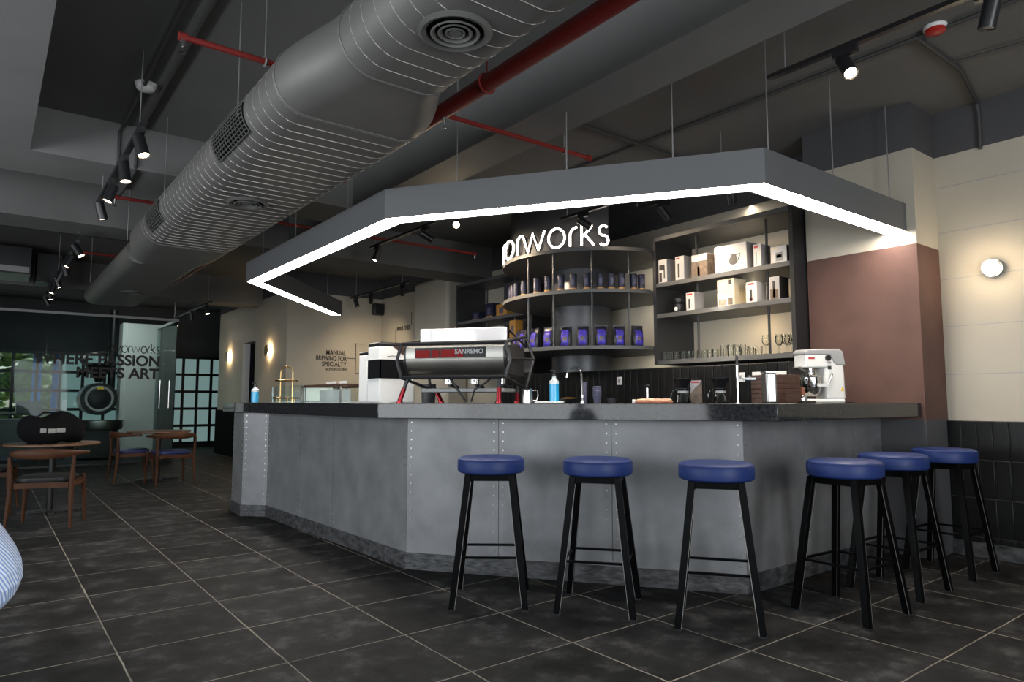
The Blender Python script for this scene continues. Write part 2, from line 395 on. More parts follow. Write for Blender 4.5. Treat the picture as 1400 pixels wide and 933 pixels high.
# wainscot of long upright black tiles
def tiles(name, x, y0, y1, z0, z1, cw=0.096, rows=(0.671, 0.406, 0.14)):
    m = MB(); n = int(round((y1-y0)/cw)); cw = (y1-y0)/n
    zs = sorted([z0] + [r for r in rows if z0 < r < z1] + [z1])
    for i in range(n):
        for a, b in zip(zs, zs[1:]): m.b2(x, x+0.03, y0+i*cw+0.004, y0+(i+1)*cw-0.004, a+0.003, b-0.003)
    o = m.build(name, 'tile_black', bevel=0.004, seg=2); o['kind'] = 'structure'
    g = struct('trim_7', MB().b2(x+0.012, x+0.04, y0, y1, z0, z1), 'grout_dark')
tiles('trim_8', XW-0.035, -3.4, 2.03, 0.10, 0.94)
struct('wall_backsplash', MB().b2(4.895, XW, 2.856, 6.575, 0, 1.385), 'shelf_dark')
tiles('trim_9', 4.862, 2.86, 6.57, 0.10, 1.38, cw=0.085, rows=(0.9,))
struct('baseboard_right', MB().b2(XW-0.05, XW, -3.4, 2.03, 0, 0.10), 'granite_skirt')

# square pillar at the right end of the bar
struct('wall_pillar', MB().b2(5.19, XW, 2.03, 2.85, 0.95, 2.2), 'terracotta')
struct('wall_pillar', MB().b2(5.19, XW, 2.03, 2.85, 2.2, 2.9), 'cream_wall')
struct('wall_pillar', MB().b2(5.188, XW, 2.028, 2.852, 2.9, 3.24), 'dark_wall')
struct('wall_pillar', MB().b2(5.188, XW, 2.028, 2.852, 0.0, 0.95), 'dark_wall')
# white square column, round column, black pilaster behind the bar
struct('wall_column', MB().b2(5.19, XW, 8.29, 9.26, 0, 2.9), 'cream_wall', bevel=0.05)
struct('wall_column', MB().lathe([(0, 1.386), (0.33, 1.386), (0.33, 3.24), (0, 3.24)], (5.2, 5.5, 0), 48), 'column_metal')
struct('wall_pilaster', MB().b2(5.40, XW, 6.58, 7.2, 0, 3.24), 'dark_wall')
# far bar wall with the brewing text and the sconce wall
struct('wall_back', MB().b2(3.87, XW+0.25, 11.1, 11.3, 0, 2.9), 'cream_wall')
struct('wall_back', MB().b2(3.865, XW+0.25, 11.095, 11.3, 2.9, 3.24), 'dark_wall')
sw = MB(); sw.b2(3.87, 4.05, 11.3, 12.75, 0.9, 2.9).b2(3.87, 4.05, 13.5, 15.2, 0.9, 2.9).b2(3.87, 4.05, 12.75, 13.5, 2.18, 2.9)
struct('wall_left', sw, 'cream_wall')
struct('wall_left', MB().b2(3.865, 4.05, 11.3, 15.2, 2.9, 3.24), 'dark_wall')
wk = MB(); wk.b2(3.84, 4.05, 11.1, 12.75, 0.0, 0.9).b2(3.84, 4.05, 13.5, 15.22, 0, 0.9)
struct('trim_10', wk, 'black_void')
dr = MB(); dr.b2(3.866, 4.0, 13.485, 13.499, 0.9, 2.17)
struct('trim_11', dr, 'white_paint')
struct('doorway_dark', MB().b2(4.001, 4.049, 12.752, 13.498, 0, 2.179), 'black_void')  # black sheet painting the unlit dark inside the doorway
# far end wall: grey band above a black-barred window of lit panes
struct('wall_far', MB().b2(-3.8, 7.0, 17.55, 17.75, 2.13, 3.24).b2(4.60, 7.0, 17.55, 17.75, 0, 2.13).b2(-3.8, 7.0, 17.55, 17.75, 0, 0.08), 'dark_wall')

def grid_window(n, x0, x1, z0, z1, y, nx, nz, holes=()):
    root = thing('window_%d' % n, None, None, ((x0+x1)/2, y, 0)); root['kind'] = 'structure'
    m = MB(); dx = (x1-x0)/nx; dz = (z1-z0)/nz
    for i in range(nx+1): m.b2(x0+i*dx-0.030, x0+i*dx+0.030, y-0.03, y+0.03, z0, z1)
    for k in range(nz+1): m.b2(x0, x1, y-0.029, y+0.029, z0+k*dz-0.030, z0+k*dz+0.030)
    m.build('window_frame', 'black_metal', root, world=True)
    p = MB()
    for i in range(nx):
        if i in holes: continue
        p.b2(x0+i*dx+0.02, x0+(i+1)*dx-0.02, y-0.004, y+0.004, z0+0.02, z1-0.02)
    p.build('pane', 'lit_pane', root, world=True)
grid_window(1, 3.35, 4.60, 0.10, 2.10, 17.5, 4, 5)
grid_window(2, -3.7, 3.30, 0.10, 2.10, 17.5, 17, 5, holes=(8, 9, 10, 11))

# outer walls the camera stands between: left wall and shop front with tall windows
wl_ = MB(); ys = [-3.5] + [v for ab in WINDOWS_LEFT for v in ab] + [17.6]
for a, b in zip(ys[0::2], ys[1::2]): wl_.b2(-3.95, -3.8, a, b, 0, 3.24)
for a, b in WINDOWS_LEFT: wl_.b2(-3.95, -3.8, a, b, 0, 0.3).b2(-3.95, -3.8, a, b, 2.6, 3.24)
struct('wall_west', wl_, 'dark_wall')
for i, (a, b) in enumerate(WINDOWS_LEFT):
    m = MB(); m.b2(-3.9, -3.84, a, a+.05, .3, 2.6).b2(-3.9, -3.84, b-.05, b, .3, 2.6).b2(-3.9, -3.84, (a+b)/2-.03, (a+b)/2+.03, .3, 2.6).b2(-3.9, -3.84, a, b, .3, .35).b2(-3.9, -3.84, a, b, 2.55, 2.6)
    r = thing('window_%d' % (3+i), None, None, (-3.87, (a+b)/2, .3)); r['kind'] = 'structure'
    m.build('window_frame', 'black_metal', r, world=True)
    MB().b2(-3.88, -3.87, a+.05, b-.05, .35, 2.55).build('pane', 'window_glass', r, world=True)
fr = MB(); fr.b2(-3.8, -2.8, -3.65, -3.5, 0, 3.24).b2(0.0, 0.6, -3.65, -3.5, 0, 3.24).b2(2.6, 7.0, -3.65, -3.5, 0, 3.24)
for a, b in ((-2.8, 0.0), (0.6, 2.6)): fr.b2(a, b, -3.65, -3.5, 0, .3).b2(a, b, -3.65, -3.5, 2.6, 3.24)
struct('wall_front', fr, 'dark_wall')
for i, (a, b) in enumerate(((-2.8, 0.0), (0.6, 2.6))):
    m = MB(); m.b2(a, a+.05, -3.6, -3.54, .3, 2.6).b2(b-.05, b, -3.6, -3.54, .3, 2.6).b2((a+b)/2-.03, (a+b)/2+.03, -3.6, -3.54, .3, 2.6).b2(a, b, -3.6, -3.54, .3, .35).b2(a, b, -3.6, -3.54, 2.55, 2.6)
    r = thing('window_%d' % (8+i), None, None, ((a+b)/2, -3.57, .3)); r['kind'] = 'structure'
    m.build('window_frame', 'black_metal', r, world=True)
    MB().b2(a+.05, b-.05, -3.58, -3.57, .35, 2.55).build('pane', 'window_glass', r, world=True)
struct('wall_side', MB().b2(XW+.25, XW+.4, -3.65, 17.75, 0, 3.24), 'dark_wall')

# ------------------------------------------------------------------ bar counter
U = Vector((0.5855, -0.8107, 0)); NIN = Vector((0.8107, 0.5855, 0)); RZ = math.atan2(U.y, U.x)
BODY = [(5.185, 2.33), (3.44, 2.31), (2.21, 4.00), (2.14, 6.56), (1.965, 6.745), (1.985, 7.15)]
bar = thing('bar_counter', 'long faceted bar counter clad in riveted grey metal sheets, blue stools before it', 'bar counter', (3.2, 4.2, 0))
def seg_panel(p, q, z0, z1, thick, out=0.0):
    p = Vector((*p, 0)); q = Vector((*q, 0)); d = (q-p).normalized(); n = Vector((d.y, -d.x, 0))
    if n.dot(Vector((-0.5, -0.8, 0))) < 0 and n.dot(p) > 0: n = -n
    return p, q, d, n
def lerp(p, q, t): return (p[0]+(q[0]-p[0])*t, p[1]+(q[1]-p[1])*t)
core = MB(); inner = [(2.20, 7.15), (2.86, 6.9), (2.86, 4.25), (3.86, 2.82), (5.18, 2.82)]
def offset_poly(P, d):
    out = []
    for i, p in enumerate(P):
        p = Vector(p)
        ns = []
        if i > 0: e = (p-Vector(P[i-1])).normalized(); ns.append(Vector((-e.y, e.x)))
        if i < len(P)-1: e = (Vector(P[i+1])-p).normalized(); ns.append(Vector((-e.y, e.x)))
        n = sum(ns, Vector((0, 0))).normalized(); k = 1/max(0.3, n.dot(ns[0]))
        out.append(tuple(p + n*d*k))
    return out
# BODY runs right to left, so the left normal points... test the sign once
tst = offset_poly(BODY, 0.1); SG = 1 if tst[2][0] < BODY[2][0] else -1
core.prism(offset_poly(BODY, -0.012*SG) + inner, 0.08, 0.97)
core.build('carcass', 'counter_seam', bar, world=True)
N_RIV = [0]
def panels(i, cuts):
    a, b = BODY[i], BODY[i+1]
    e = (Vector(b)-Vector(a)).normalized(); n = Vector((-e.y, e.x))*SG; L = (Vector(b)-Vector(a)).length
    cuts = [0]+cuts+[1]
    for t0, t1 in zip(cuts, cuts[1:]):
        p = Vector(lerp(a, b, t0)) + e*0.0015; q = Vector(lerp(a, b, t1)) - e*0.0015
        if i == 0 and t0 == 0: p += e*0.004
        m = MB(); pi_ = p - n*0.012; qi = q - n*0.012
        m.prism([tuple(p), tuple(q), tuple(qi), tuple(pi_)], 0.105, 0.968)
        po = m.build('panel', 'counter_metal', bar, world=True)
        r0 = None
        for s, base in ((1, p), (-1, q)):
            x = base + e*s*0.028
            for k in range(15):
                c = Vector((x.x, x.y, 0.15 + k*0.0565)); nn = Vector((n.x, n.y, 0)); N_RIV[0] += 1
                if N_RIV[0] == 1 or r0 is None:
                    r0 = MB().cyl(-nn*0.001, nn*0.004, 0.0068, 0.004, n=8).build('rivet', 'rivet', po); rr = r0
                else: rr = r0.copy(); C.objects.link(rr)
                rr.location = c - bar.location
panels(0, [0.25, 0.62]); panels(1, [0.36, 0.70]); panels(2, [0.44, 0.70]); panels(3, []); panels(4, [])
BODYK = offset_poly(BODY, 0.012*SG)
for i in range(len(BODY)-1):
    a, b = BODYK[i], BODYK[i+1]; a2, b2 = BODY[i], BODY[i+1]
    e = (Vector(b2)-Vector(a2)).normalized(); n = Vector((-e.y, e.x))*SG*0.015
    MB().prism([a, b, tuple(Vector(b2)-n), tuple(Vector(a2)-n)], 0.0, 0.105).build('plinth', 'granite_skirt', bar, world=True, bevel=0.003)
SL = [(5.188, 2.055), (3.385, 2.055), (1.985, 3.985), (1.985, 6.60), (1.88, 6.76), (1.90, 7.25)]
slab = MB(); slab.prism(SL + [(2.25, 7.25), (2.95, 7.0), (2.95, 4.30), (3.95, 2.85), (5.188, 2.85)], 0.970, 1.065)
so = slab.build('countertop', 'granite', bevel=0.004); tag(so, 'speckled black granite worktop running along the top of the faceted bar', 'countertop')
# back work counter below the shelves
bc = thing('back_counter', 'dark work counter against the black tiles behind the bar', 'counter', (4.6, 4.9, 0))
MB().b2(4.32, 4.85, 3.3, 6.55, 0.0, 0.86).build('cabinet', 'shelf_dark', bc, world=True)
MB().b2(4.29, 4.855, 3.27, 6.56, 0.86, 0.90).build('worktop', 'granite', bc, world=True, bevel=0.003)

# ------------------------------------------------------------------ canopy light
cn = thing('canopy_light', 'grey faceted canopy hung over the bar with a glowing strip underneath', 'pendant light', (3.2, 4.2, 2.30))
CP = [(5.27, 2.09), (3.395, 2.09), (2.055, 4.075), (2.055, 7.16), (3.86, 9.28)]
cs = 1 if offset_poly(CP, 0.1)[2][0] < CP[2][0] else -1
def band(P, d0, d1, z0, z1, m, name, parent, bevel=0, e0=0, e1=0):
    A = offset_poly(P, -d0*cs); B = offset_poly(P, -d1*cs)
    for i in range(len(P)-1):
        MB().prism([A[i], A[i+1], B[i+1], B[i]], z0, z1).build(name, m, parent, world=True, bevel=bevel)
def ring_band(P, d0, d1, z0, z1, m, name, parent):
    A = offset_poly(P, -d0*cs); B = offset_poly(P, -d1*cs)
    mb = MB(); n = len(P)
    v = [[mb.bm.verts.new((*p, z)) for p in (A if s == 0 else B)] for s in (0, 1) for z in (z0, z1)]
    a0, a1, b0, b1 = v
    for i in range(n-1):
        mb.bm.faces.new((a0[i], a0[i+1], a1[i+1], a1[i])); mb.bm.faces.new((b0[i], b0[i+1], b1[i+1], b1[i]))
        mb.bm.faces.new((a0[i], a0[i+1], b0[i+1], b0[i])); mb.bm.faces.new((a1[i], a1[i+1], b1[i+1], b1[i]))
    for i in (0, n-1): mb.bm.faces.new((a0[i], a1[i], b1[i], b0[i]))
    return mb.build(name, m, parent, world=True, angle=20)
ring_band(CP, 0.0, 0.012, 2.30, 2.50, 'canopy_paint', 'fascia', cn)
ring_band(CP, 0.150, 0.162, 2.30, 2.50, 'canopy_paint', 'fascia', cn)
ring_band(CP, 0.012, 0.150, 2.485, 2.50, 'canopy_paint', 'top_plate', cn)
ring_band(CP, 0.014, 0.148, 2.302, 2.312, 'led', 'diffuser', cn)
for i, q in ((0, CP[0]), (1, CP[-1])):
    a = Vector(offset_poly(CP, -0.0*cs)[0 if i == 0 else -1]); b = Vector(offset_poly(CP, -0.162*cs)[0 if i == 0 else -1])
    inn = (Vector(CP[1])-Vector(CP[0])).normalized() if i == 0 else (Vector(CP[-2])-Vector(CP[-1])).normalized()
    MB().prism([tuple(a), tuple(b), tuple(b+inn*0.012), tuple(a+inn*0.012)], 2.30, 2.50).build('end_cap', 'canopy_paint', cn, world=True)
def along(P, i, t, d=0.08):
    Q = offset_poly(P, -d*cs); return lerp(Q[i], Q[i+1], t)
for i, t in ((0, .08), (0, .52), (0, .93), (1, .20), (1, .48), (1, .80), (2, .25), (2, .62), (2, .92), (3, .3), (3, .85)):
    x, y = along(CP, i, t); top = 2.9 if 2.67 < x < 3.03 and y < 7.7 else 3.24
    if 7.7 < y < 8.25: top = 2.80
    MB().cyl((x, y, 2.5), (x, y, top), 0.004, n=6).cyl((x, y, 2.5), (x, y, 2.515), 0.012, n=8).build('suspension_rod', 'steel_rod', cn, world=True)

# ------------------------------------------------------------------ air duct
dct = thing('air_duct', 'large flat oval grey sheet metal duct with pale seams under the ceiling', 'air duct', (1.35, 5.0, 2.45))
def oval(cl, cr, zb, r, y, n=14):
    zc = zb + r; P = []
    for k in range(n+1):
        a = PI/2 + PI*k/n; P.append((cl + r*math.cos(a), y, zc + r*math.sin(a)))
    for k in range(n+1):
        a = -PI/2 + PI*k/n; P.append((cr + r*math.cos(a), y, zc + r*math.sin(a)))
    return P
NEAR = (1.248, 1.468, 2.45, 0.169); FAR = (1.163, 1.654, 2.45, 0.169)  # duct, diffusers and grilles scaled down about the camera, baked into these numbers
MB().loft([oval(*NEAR, -3.3), oval(*NEAR, 2.58)]).build('duct_section', 'duct_metal', dct, world=True)
MB().loft([oval(*[NEAR[k]+(FAR[k]-NEAR[k])*(3*t*t-2*t**3) for k in range(4)], 2.58+0.55*t) for t in [i/8 for i in range(9)]], caps=False).build('duct_reducer', 'duct_metal', dct, world=True)
MB().loft([oval(*FAR, 3.13), oval(*FAR, 6.56)]).build('duct_section', 'duct_metal', dct, world=True)
MB().loft([oval(*FAR, 6.56), oval(*FAR, 7.19), oval(1.20, 1.61, 2.45, 0.135, 7.60)]).build('duct_reducer', 'duct_metal', dct, world=True)
MB().loft([oval(1.15, 1.61, 2.45, 0.127, 7.60), oval(1.15, 1.61, 2.45, 0.127, 11.25)]).build('duct_section', 'duct_metal', dct, world=True)
def seams(sec, ys, name='seam_rings'):
    m = MB()
    for y in ys:
        pts = oval(sec[0], sec[1], sec[2]-0.0005, sec[3]+0.0005, y, 10)
        m.tube(pts, 0.0018, n=4, closed=True)
    m.build(name, 'duct_seam', dct, world=True)
seams(NEAR, [2.58-0.104*k for k in range(1, 46)]); seams(FAR, [3.15+0.104*k for k in range(0, 33)])
for y in (2.58, 3.13, 6.56):
    s = NEAR if y < 3.0 else FAR
    MB().tube(oval(s[0], s[1], s[2]-0.001, s[3]+0.001, y, 12), 0.006, n=6, closed=True).build('flange', 'duct_metal', dct, world=True)
def diffuser(x, y, z, R, parent):
    d = MB(); d.lathe([(R*.98, z), (R, z-0.006), (R*.90, z-0.016), (R*.78, z-0.010), (R*.76, z+0.0), (R*.70, z+0.0)], (x, y, 0), 40)
    o = d.build('round_diffuser', 'vent_grille', parent, world=True)
    m = MB()
    for k, rr in enumerate((0.66, 0.47, 0.28)): m.lathe([(R*rr, z-0.014+k*0.002), (R*(rr-.04), z-0.018+k*.002), (R*(rr-0.13), z-0.004), (R*(rr-0.13), z-0.001)], (x, y, 0), 36)
    m.lathe([(0, z-0.012), (R*.17, z-0.012), (R*.19, z-0.002)], (x, y, 0), 24)
    m.build('louvre_rings', 'vent_grille', o, world=True)
    MB().lathe([(0, z-0.0012), (R*.76, z-0.0012)], (x, y, 0), 30).build('throat', 'black_void', o, world=True)
diffuser(1.31, 2.05, 2.45, 0.140, dct); diffuser(1.37, 4.79, 2.45, 0.140, dct); diffuser(1.40, 9.69, 2.45, 0.140, dct)
def side_grille(y0, y1, sec):
    zc = sec[2]+sec[3]; r = sec[3]; m = MB(); fr_ = MB()
    a0, a1 = math.radians(168), math.radians(222)
    def P(a, y, d=0.006): return (sec[0]+(r+d)*math.cos(a), y, zc+(r+d)*math.sin(a))
    for k in range(9):
        a = a0+(a1-a0)*k/8; fr_.tube([P(a, y0, .012), P(a, y1, .012)], 0.0035, n=4)
    for k in range(13):
        y = y0+(y1-y0)*k/12; fr_.tube([P(a0+(a1-a0)*t/6, y, 0.010) for t in range(7)], 0.0025, n=4)
    fo = fr_.build('side_grille', 'vent_grille', dct, world=True)
    b = MB(); b.loft([[P(a0+(a1-a0)*t/8, y, 0.004) for t in range(9)] for y in (y0, y1)], close=False); b.build('grille_back', 'black_void', fo, world=True)
side_grille(3.62, 4.21, FAR); side_grille(5.84, 6.35, FAR)
for y in (1.9, 3.70, 5.60, 7.30, 10.2):
    for x in (1.075 if y < 3.0 else 0.99, 1.64 if y < 3.0 else 1.826):
        MB().cyl((x, y, 2.60), (x, y, 3.24), 0.004, n=6).build('hanger_rod', 'steel_rod', dct, world=True)

# ------------------------------------------------------------------ sprinkler pipes and conduits
sp = thing('sprinkler_pipe', 'red painted fire sprinkler main running beside the duct with cross branches', 'pipe', (2.13, 4, 2.85))
MB().cyl((2.13, -3.4, 2.85), (2.13, 11.3, 2.85), 0.048, n=16).build('main_pipe', 'red_pipe', sp, world=True)
ZP = 2.85  # pipe runs scaled about the camera as well, down to this height
for (y, x0, x1) in ((3.505, 0.66, 3.41), (6.71, 0.79, 4.60), (9.5, 0.83, 2.12)):
    MB().cyl((x0, y, ZP), (x1, y, ZP), 0.0155, n=10).cyl((x0-.01, y, ZP), (x0+.03, y, ZP), 0.022, n=10).cyl((x1-.03, y, ZP), (x1+.01, y, ZP), 0.022, n=10).build('branch_pipe', 'red_pipe', sp, world=True)
for x, y in ((0.67, 3.505), (2.13, 3.45), (4.59, 6.71), (0.80, 6.71)):
    h = MB(); zt = 2.84 if x != 2.13 else 2.81
    h.cyl((x, y, zt), (x, y, zt-0.04), 0.014, 0.010, n=8).cyl((x, y, zt-.04), (x, y, zt-.065), 0.004, n=6).lathe([(0, zt-.065), (0.018, zt-.068), (0, zt-.072)], (x, y, 0), 10)
    h.build('sprinkler_head', 'steel', sp, world=True)
for x, y in ((1.065, 3.505), (3.16, 3.505), (2.13, 3.0), (2.13, 5.0)):
    c = MB(); r = 0.020 if x != 2.13 else 0.052
    c.tube([(x+(r+.004)*math.cos(a), y, ZP+(r+.004)*math.sin(a)) if x == 2.13 else (x, y+(r+.004)*math.cos(a), ZP+(r+.004)*math.sin(a)) for a in [2*PI*k/14 for k in range(14)]], 0.006, n=6, closed=True)
    c.cyl((x, y, ZP+r), (x, y, 3.24), 0.004, n=6); c.build('pipe_clamp', 'red_pipe' if x == 2.13 else 'steel_rod', sp, world=True)

def conduit(name, pts, r, label, m='conduit', clips=()):
    t = MB().tube(pts, r, n=8)
    for c in clips: t.cyl((c[0], c[1], c[2]-r*1.4), (c[0], c[1], c[2]+r*1.6), r*1.5, n=8)
    o = t.build(name, m); tag(o, label, 'conduit'); return o
conduit('ceiling_conduit', [(0.86, 2.0, 3.215), (0.86, 5.93, 3.215), (0.84, 5.945, 3.17), (0.84, 5.945, 2.93), (0.84, 5.99, 2.885), (0.84, 6.75, 2.885)], 0.014, 'grey conduit on the left ceiling nearer the white smoke detector')
conduit('ceiling_conduit', [(0.74, 2.0, 3.215), (0.74, 5.93, 3.215), (0.72, 5.945, 3.17), (0.72, 5.945, 2.93), (0.72, 5.99, 2.885), (0.71, 6.60, 2.885)], 0.014, 'leftmost grey conduit of the pair running past the smoke detector')
conduit('ceiling_conduit', [(3.05, 3.75, 3.22), (5.0, 3.75, 3.22)], 0.016, 'grey conduit crossing the ceiling above the canopy from the beam')
conduit('ceiling_conduit', [(4.30, -1.0, 3.22), (4.17, 6.4, 3.22)], 0.014, 'long grey conduit running beside the red alarm sounder over the bar')
conduit('ceiling_conduit', [(4.25, 1.60, 3.22), (4.90, 1.60, 3.22), (5.54, 1.72, 3.22), (5.555, 1.72, 3.15), (5.555, 1.72, 2.88)], 0.014, 'grey conduit branching to the right wall and turning down it')
conduit('ceiling_conduit', [(4.75, 1.60, 3.22), (5.15, -0.8, 3.22)], 0.008, 'thin grey conduit at the upper right corner of the ceiling')
conduit('ceiling_conduit', [(4.0, 4.9, 3.22), (4.9, 4.75, 3.22)], 0.014, 'short grey conduit joining the long one above the canopy')
conduit('beam_conduit', [(-2.0, 8.83, 2.94), (2.2, 8.83, 2.94)], 0.03, 'grey conduit along the far side of the left ceiling', m='conduit')

def detector(x, y, z, name, label, m, r=0.055):
    t = thing(name, label, 'detector', (x, y, z))
    MB().lathe([(0, 0), (r, 0), (r, -0.012), (r*.92, -0.02), (0, -0.02)], (0, 0, 0), 24).build('base', 'white_plastic', t)
    MB().lathe([(r*.86, -0.02), (r*.84, -0.035), (r*.62, -0.045), (0, -0.047)], (0, 0, 0), 24).build('cap', m, t)
detector(0.755, 5.09, 3.24, 'smoke_detector', 'round white smoke detector on the left dark ceiling', 'white_plastic', 0.07)
detector(4.24, 1.50, 3.24, 'alarm_sounder', 'red alarm sounder with white base on the right ceiling', 'alarm_red', 0.062)
detector(0.72, 7.4, 3.24, 'alarm_sounder', 'red alarm sounder at the end of the left conduits', 'alarm_red', 0.05)

# ------------------------------------------------------------------ track lights
def track(x, y0, y1, z, label, drops=(), top=3.24, x1=None):
    x1 = x if x1 is None else x1
    t = thing('track_rail', label, 'track rail', ((x+x1)/2, (y0+y1)/2, z))
    MB().bar((x, y0, z+0.012), (x1, y1, z+0.012), 0.034, 0.024).build('rail', 'black_satin', t, world=True)
    for dy in drops:
        f = (dy-y0)/(y1-y0); xx = x+(x1-x)*f
        MB().cyl((xx, dy, z+0.02), (xx, dy, top), 0.0035, n=6).build('suspension_rod', 'steel_rod', t, world=True)
    return t
def spot(loc, aim, lit, label, power=0.0, size=1.0, blend=0.5, cone=60, group='black track spotlights'):
    """loc = point on the rail's underside; aim = direction the head points"""
    t = thing('track_spotlight', label, 'spotlight', loc, 0, None)
    MB().b2(-0.016, 0.016, -0.06, 0.06, -0.035*size, 0.0).cyl((0, 0, -0.03), (0, 0, -0.07*size), 0.008, n=8).build('adapter', 'black_satin', t)
    d = Vector(aim).normalized(); p = Vector((0, 0, -0.085*size)); a = p - d*0.05*size; b = p + d*0.085*size; r = 0.035*size
    h = MB(); h.cyl(a, b, r, n=20, caps=False); h.cyl(a-d*0.001, a, r, n=20)
    h.cyl(b-d*0.012, b-d*0.0118, r, n=20)
    head = h.build('lamp_head', 'black_satin', t)
    MB().cyl(b-d*0.011, b-d*0.004, r*0.82, n=20).build('lens', 'lamp_glow' if lit else 'mixer_grey', head)
    if power:
        l = bpy.data.lights.new('spot_beam', 'SPOT'); l.energy = power; l.color = WARM; l.spot_size = math.radians(cone); l.spot_blend = blend; l.shadow_soft_size = 0.03
        lo = bpy.data.objects.new('spot_beam', l); C.objects.link(lo); lo.parent = t; lo.location = b + d*0.006
        lo.rotation_euler = d.to_track_quat('-Z', 'Y').to_euler()
    return t
ZT = 2.72
track(0.66, 4.45, 6.6, ZT, 'black track rail hung under the left ceiling, nearest of the left rails', drops=(4.6, 6.3), top=3.24)
spot((0.66, 4.55, ZT), (0.25, -0.25, -1), True, 'black spotlight nearest the camera on the left rail', 12, cone=70)
spot((0.66, 5.15, ZT), (0.12, -0.1, -1), True, 'second black spotlight from the front on the left rail', 12, cone=70)
spot((0.66, 5.75, ZT), (-0.3, 0.0, -1), True, 'third black spotlight from the front on the left rail', 8, cone=70)
spot((0.66, 6.35, ZT), (0.30, 0.1, -1), True, 'fourth black spotlight on the left rail, below the red alarm', 8, cone=70)
track(0.66, 7.9, 13.0, ZT, 'black track rail hung far back on the left beyond the cross beam', drops=(8.1, 10.5, 12.6), top=3.24)
FARL = [(8.2, (.6, -.3, -1)), (8.9, (-.5, 0, -1)), (9.5, (.3, .2, -1)), (10.0, (-.4, .2, -1)), (10.6, (.4, 0, -1)), (11.2, (-.3, 0, -1)), (11.9, (0.2, 0, -1)), (12.7, (.5, 0, -1))]
FLAB = ['first', 'second', 'third', 'fourth', 'fifth', 'sixth', 'seventh', 'eighth']
for k, (y, a) in enumerate(FARL): spot((0.66, y, ZT), a, True, '%s spotlight counted from the front on the far left rail' % FLAB[k], 5 if k % 2 == 0 else 0, cone=80)
# right rail, over the camera side of the bar
rt = track(3.40, -1.5, 2.05, 2.88, 'black track rail at the upper right carrying the glaring spotlight', drops=(1.95,), top=3.24, x1=3.40)
spot((3.40, 1.62, 2.88), (-0.40, -0.55, -1.0), True, 'glaring spotlight facing the camera at the upper right', 0)
spot((3.40, 0.98, 2.88), (0.1, 0.3, -1), False, 'dark spotlight cut by the top right edge of the picture', 25, cone=75)
spot((3.40, -0.4, 2.88), (0.25, 0.1, -1), True, 'spotlight on the right rail beyond the frame', 22, cone=90)
# rails over the back of the bar
track(4.58, 2.95, 4.25, 2.80, 'black track rail in front of the boxed shelf unit', drops=(3.2, 4.1), top=3.24)
spot((4.58, 3.12, 2.80), (0.35, 0.1, -1), True, 'small lit spotlight beside the right inner corner of the canopy', 24, cone=85, blend=1)
spot((4.58, 3.80, 2.80), (0.55, -0.35, -0.9), False, 'dark tilted spotlight above the left end of the boxed shelf unit', 30, cone=85, blend=1)
track(4.27, 3.95, 4.78, 2.80, 'black track rail crossing in front of the glowing sign', drops=(4.05, 4.7), top=3.24)
spot((4.27, 4.48, 2.80), (0.8, -0.75, -0.75), True, 'small spotlight hanging in front of the glowing letters', 26, cone=100, blend=1)
track(3.37, 5.0, 7.0, 2.80, 'black track rail seen below the left front corner of the canopy', drops=(5.1, 6.9), top=3.24)
spot((3.37, 5.22, 2.80), (-0.5, -0.65, -0.35), True, 'lit spotlight below the canopy aimed towards the camera', 7, cone=170, blend=1)
spot((3.37, 5.80, 2.80), (0.90, -0.28, -0.48), False, 'dark spotlight in the middle of the rail below the canopy corner', 150, cone=80, blend=1)  # beam added to this dark head to brighten the shelves and wall
spot((3.37, 6.85, 2.80), (-0.35, 0.1, -1), True, 'lit spotlight at the far end of the rail below the canopy corner', 12, cone=80)
track(4.80, 8.7, 10.7, 2.80, 'black track rail in front of the brewing text wall', drops=(8.9, 10.5), top=3.24)
spot((4.80, 8.90, 2.80), (0.35, 0.6, -0.9), False, 'spotlight nearest the white column on the brewing wall rail', 0)
spot((4.80, 9.95, 2.80), (0.3, 0.55, -0.8), True, 'lit spotlight in the middle of the brewing wall rail', 36, cone=110, blend=1)
spot((4.80, 10.5, 2.80), (0.25, -0.3, -1), False, 'dark spotlight at the far end of the brewing wall rail', 0)
track(2.9, 12.0, 15.0, 2.72, 'black track rail in front of the wall with two round sconces', drops=(12.2, 14.8), top=3.24)
spot((2.9, 12.3, 2.72), (0.2, -.2, -1), True, 'spotlight left of the canopy tip, nearest on the sconce wall rail', 10, cone=80)
spot((2.9, 13.4, 2.72), (0.2, 0, -1), False, 'dark middle spotlight on the sconce wall rail', 0)
spot((2.9, 14.6, 2.72), (0.0, -.2, -1), True, 'far lit spotlight on the sconce wall rail', 10, cone=80)
# ------------------------------------------------------------------ shelving behind the bar
def shelf_unit(y0, y1, xf, z_levels, label, rods=()):
    t = thing('shelf_unit', label, 'shelf unit', ((xf+XW)/2, (y0+y1)/2, z_levels[0]))
    z0, z1 = z_levels[0], z_levels[-1]+0.04
    MB().b2(xf, XW-.002, y0, y0+0.035, z0, z1).build('side_panel', 'shelf_black', t, world=True)
    MB().b2(xf, XW-.002, y1-0.035, y1, z0, z1).build('side_panel', 'shelf_dark', t, world=True)
    for k, z in enumerate(z_levels):
        MB().b2(xf+(0.0 if k in (0, len(z_levels)-1) else 0.004), XW-.003, y0+.035, y1-.035, z, z+0.04).build('shelf_board', 'shelf_metal', t, world=True, bevel=0.001)
    for (y, x) in rods: MB().cyl((x, y, z0+.04), (x, y, z1-.04), 0.011, n=10).build('support_rod', 'shelf_dark', t, world=True)
    return t
shelf_unit(2.862, 4.30, 5.01, (1.42, 1.86, 2.155, 2.60), 'dark metal shelf unit holding white printed boxes and glasses', rods=((3.87, 5.12), (3.16, 5.12)))
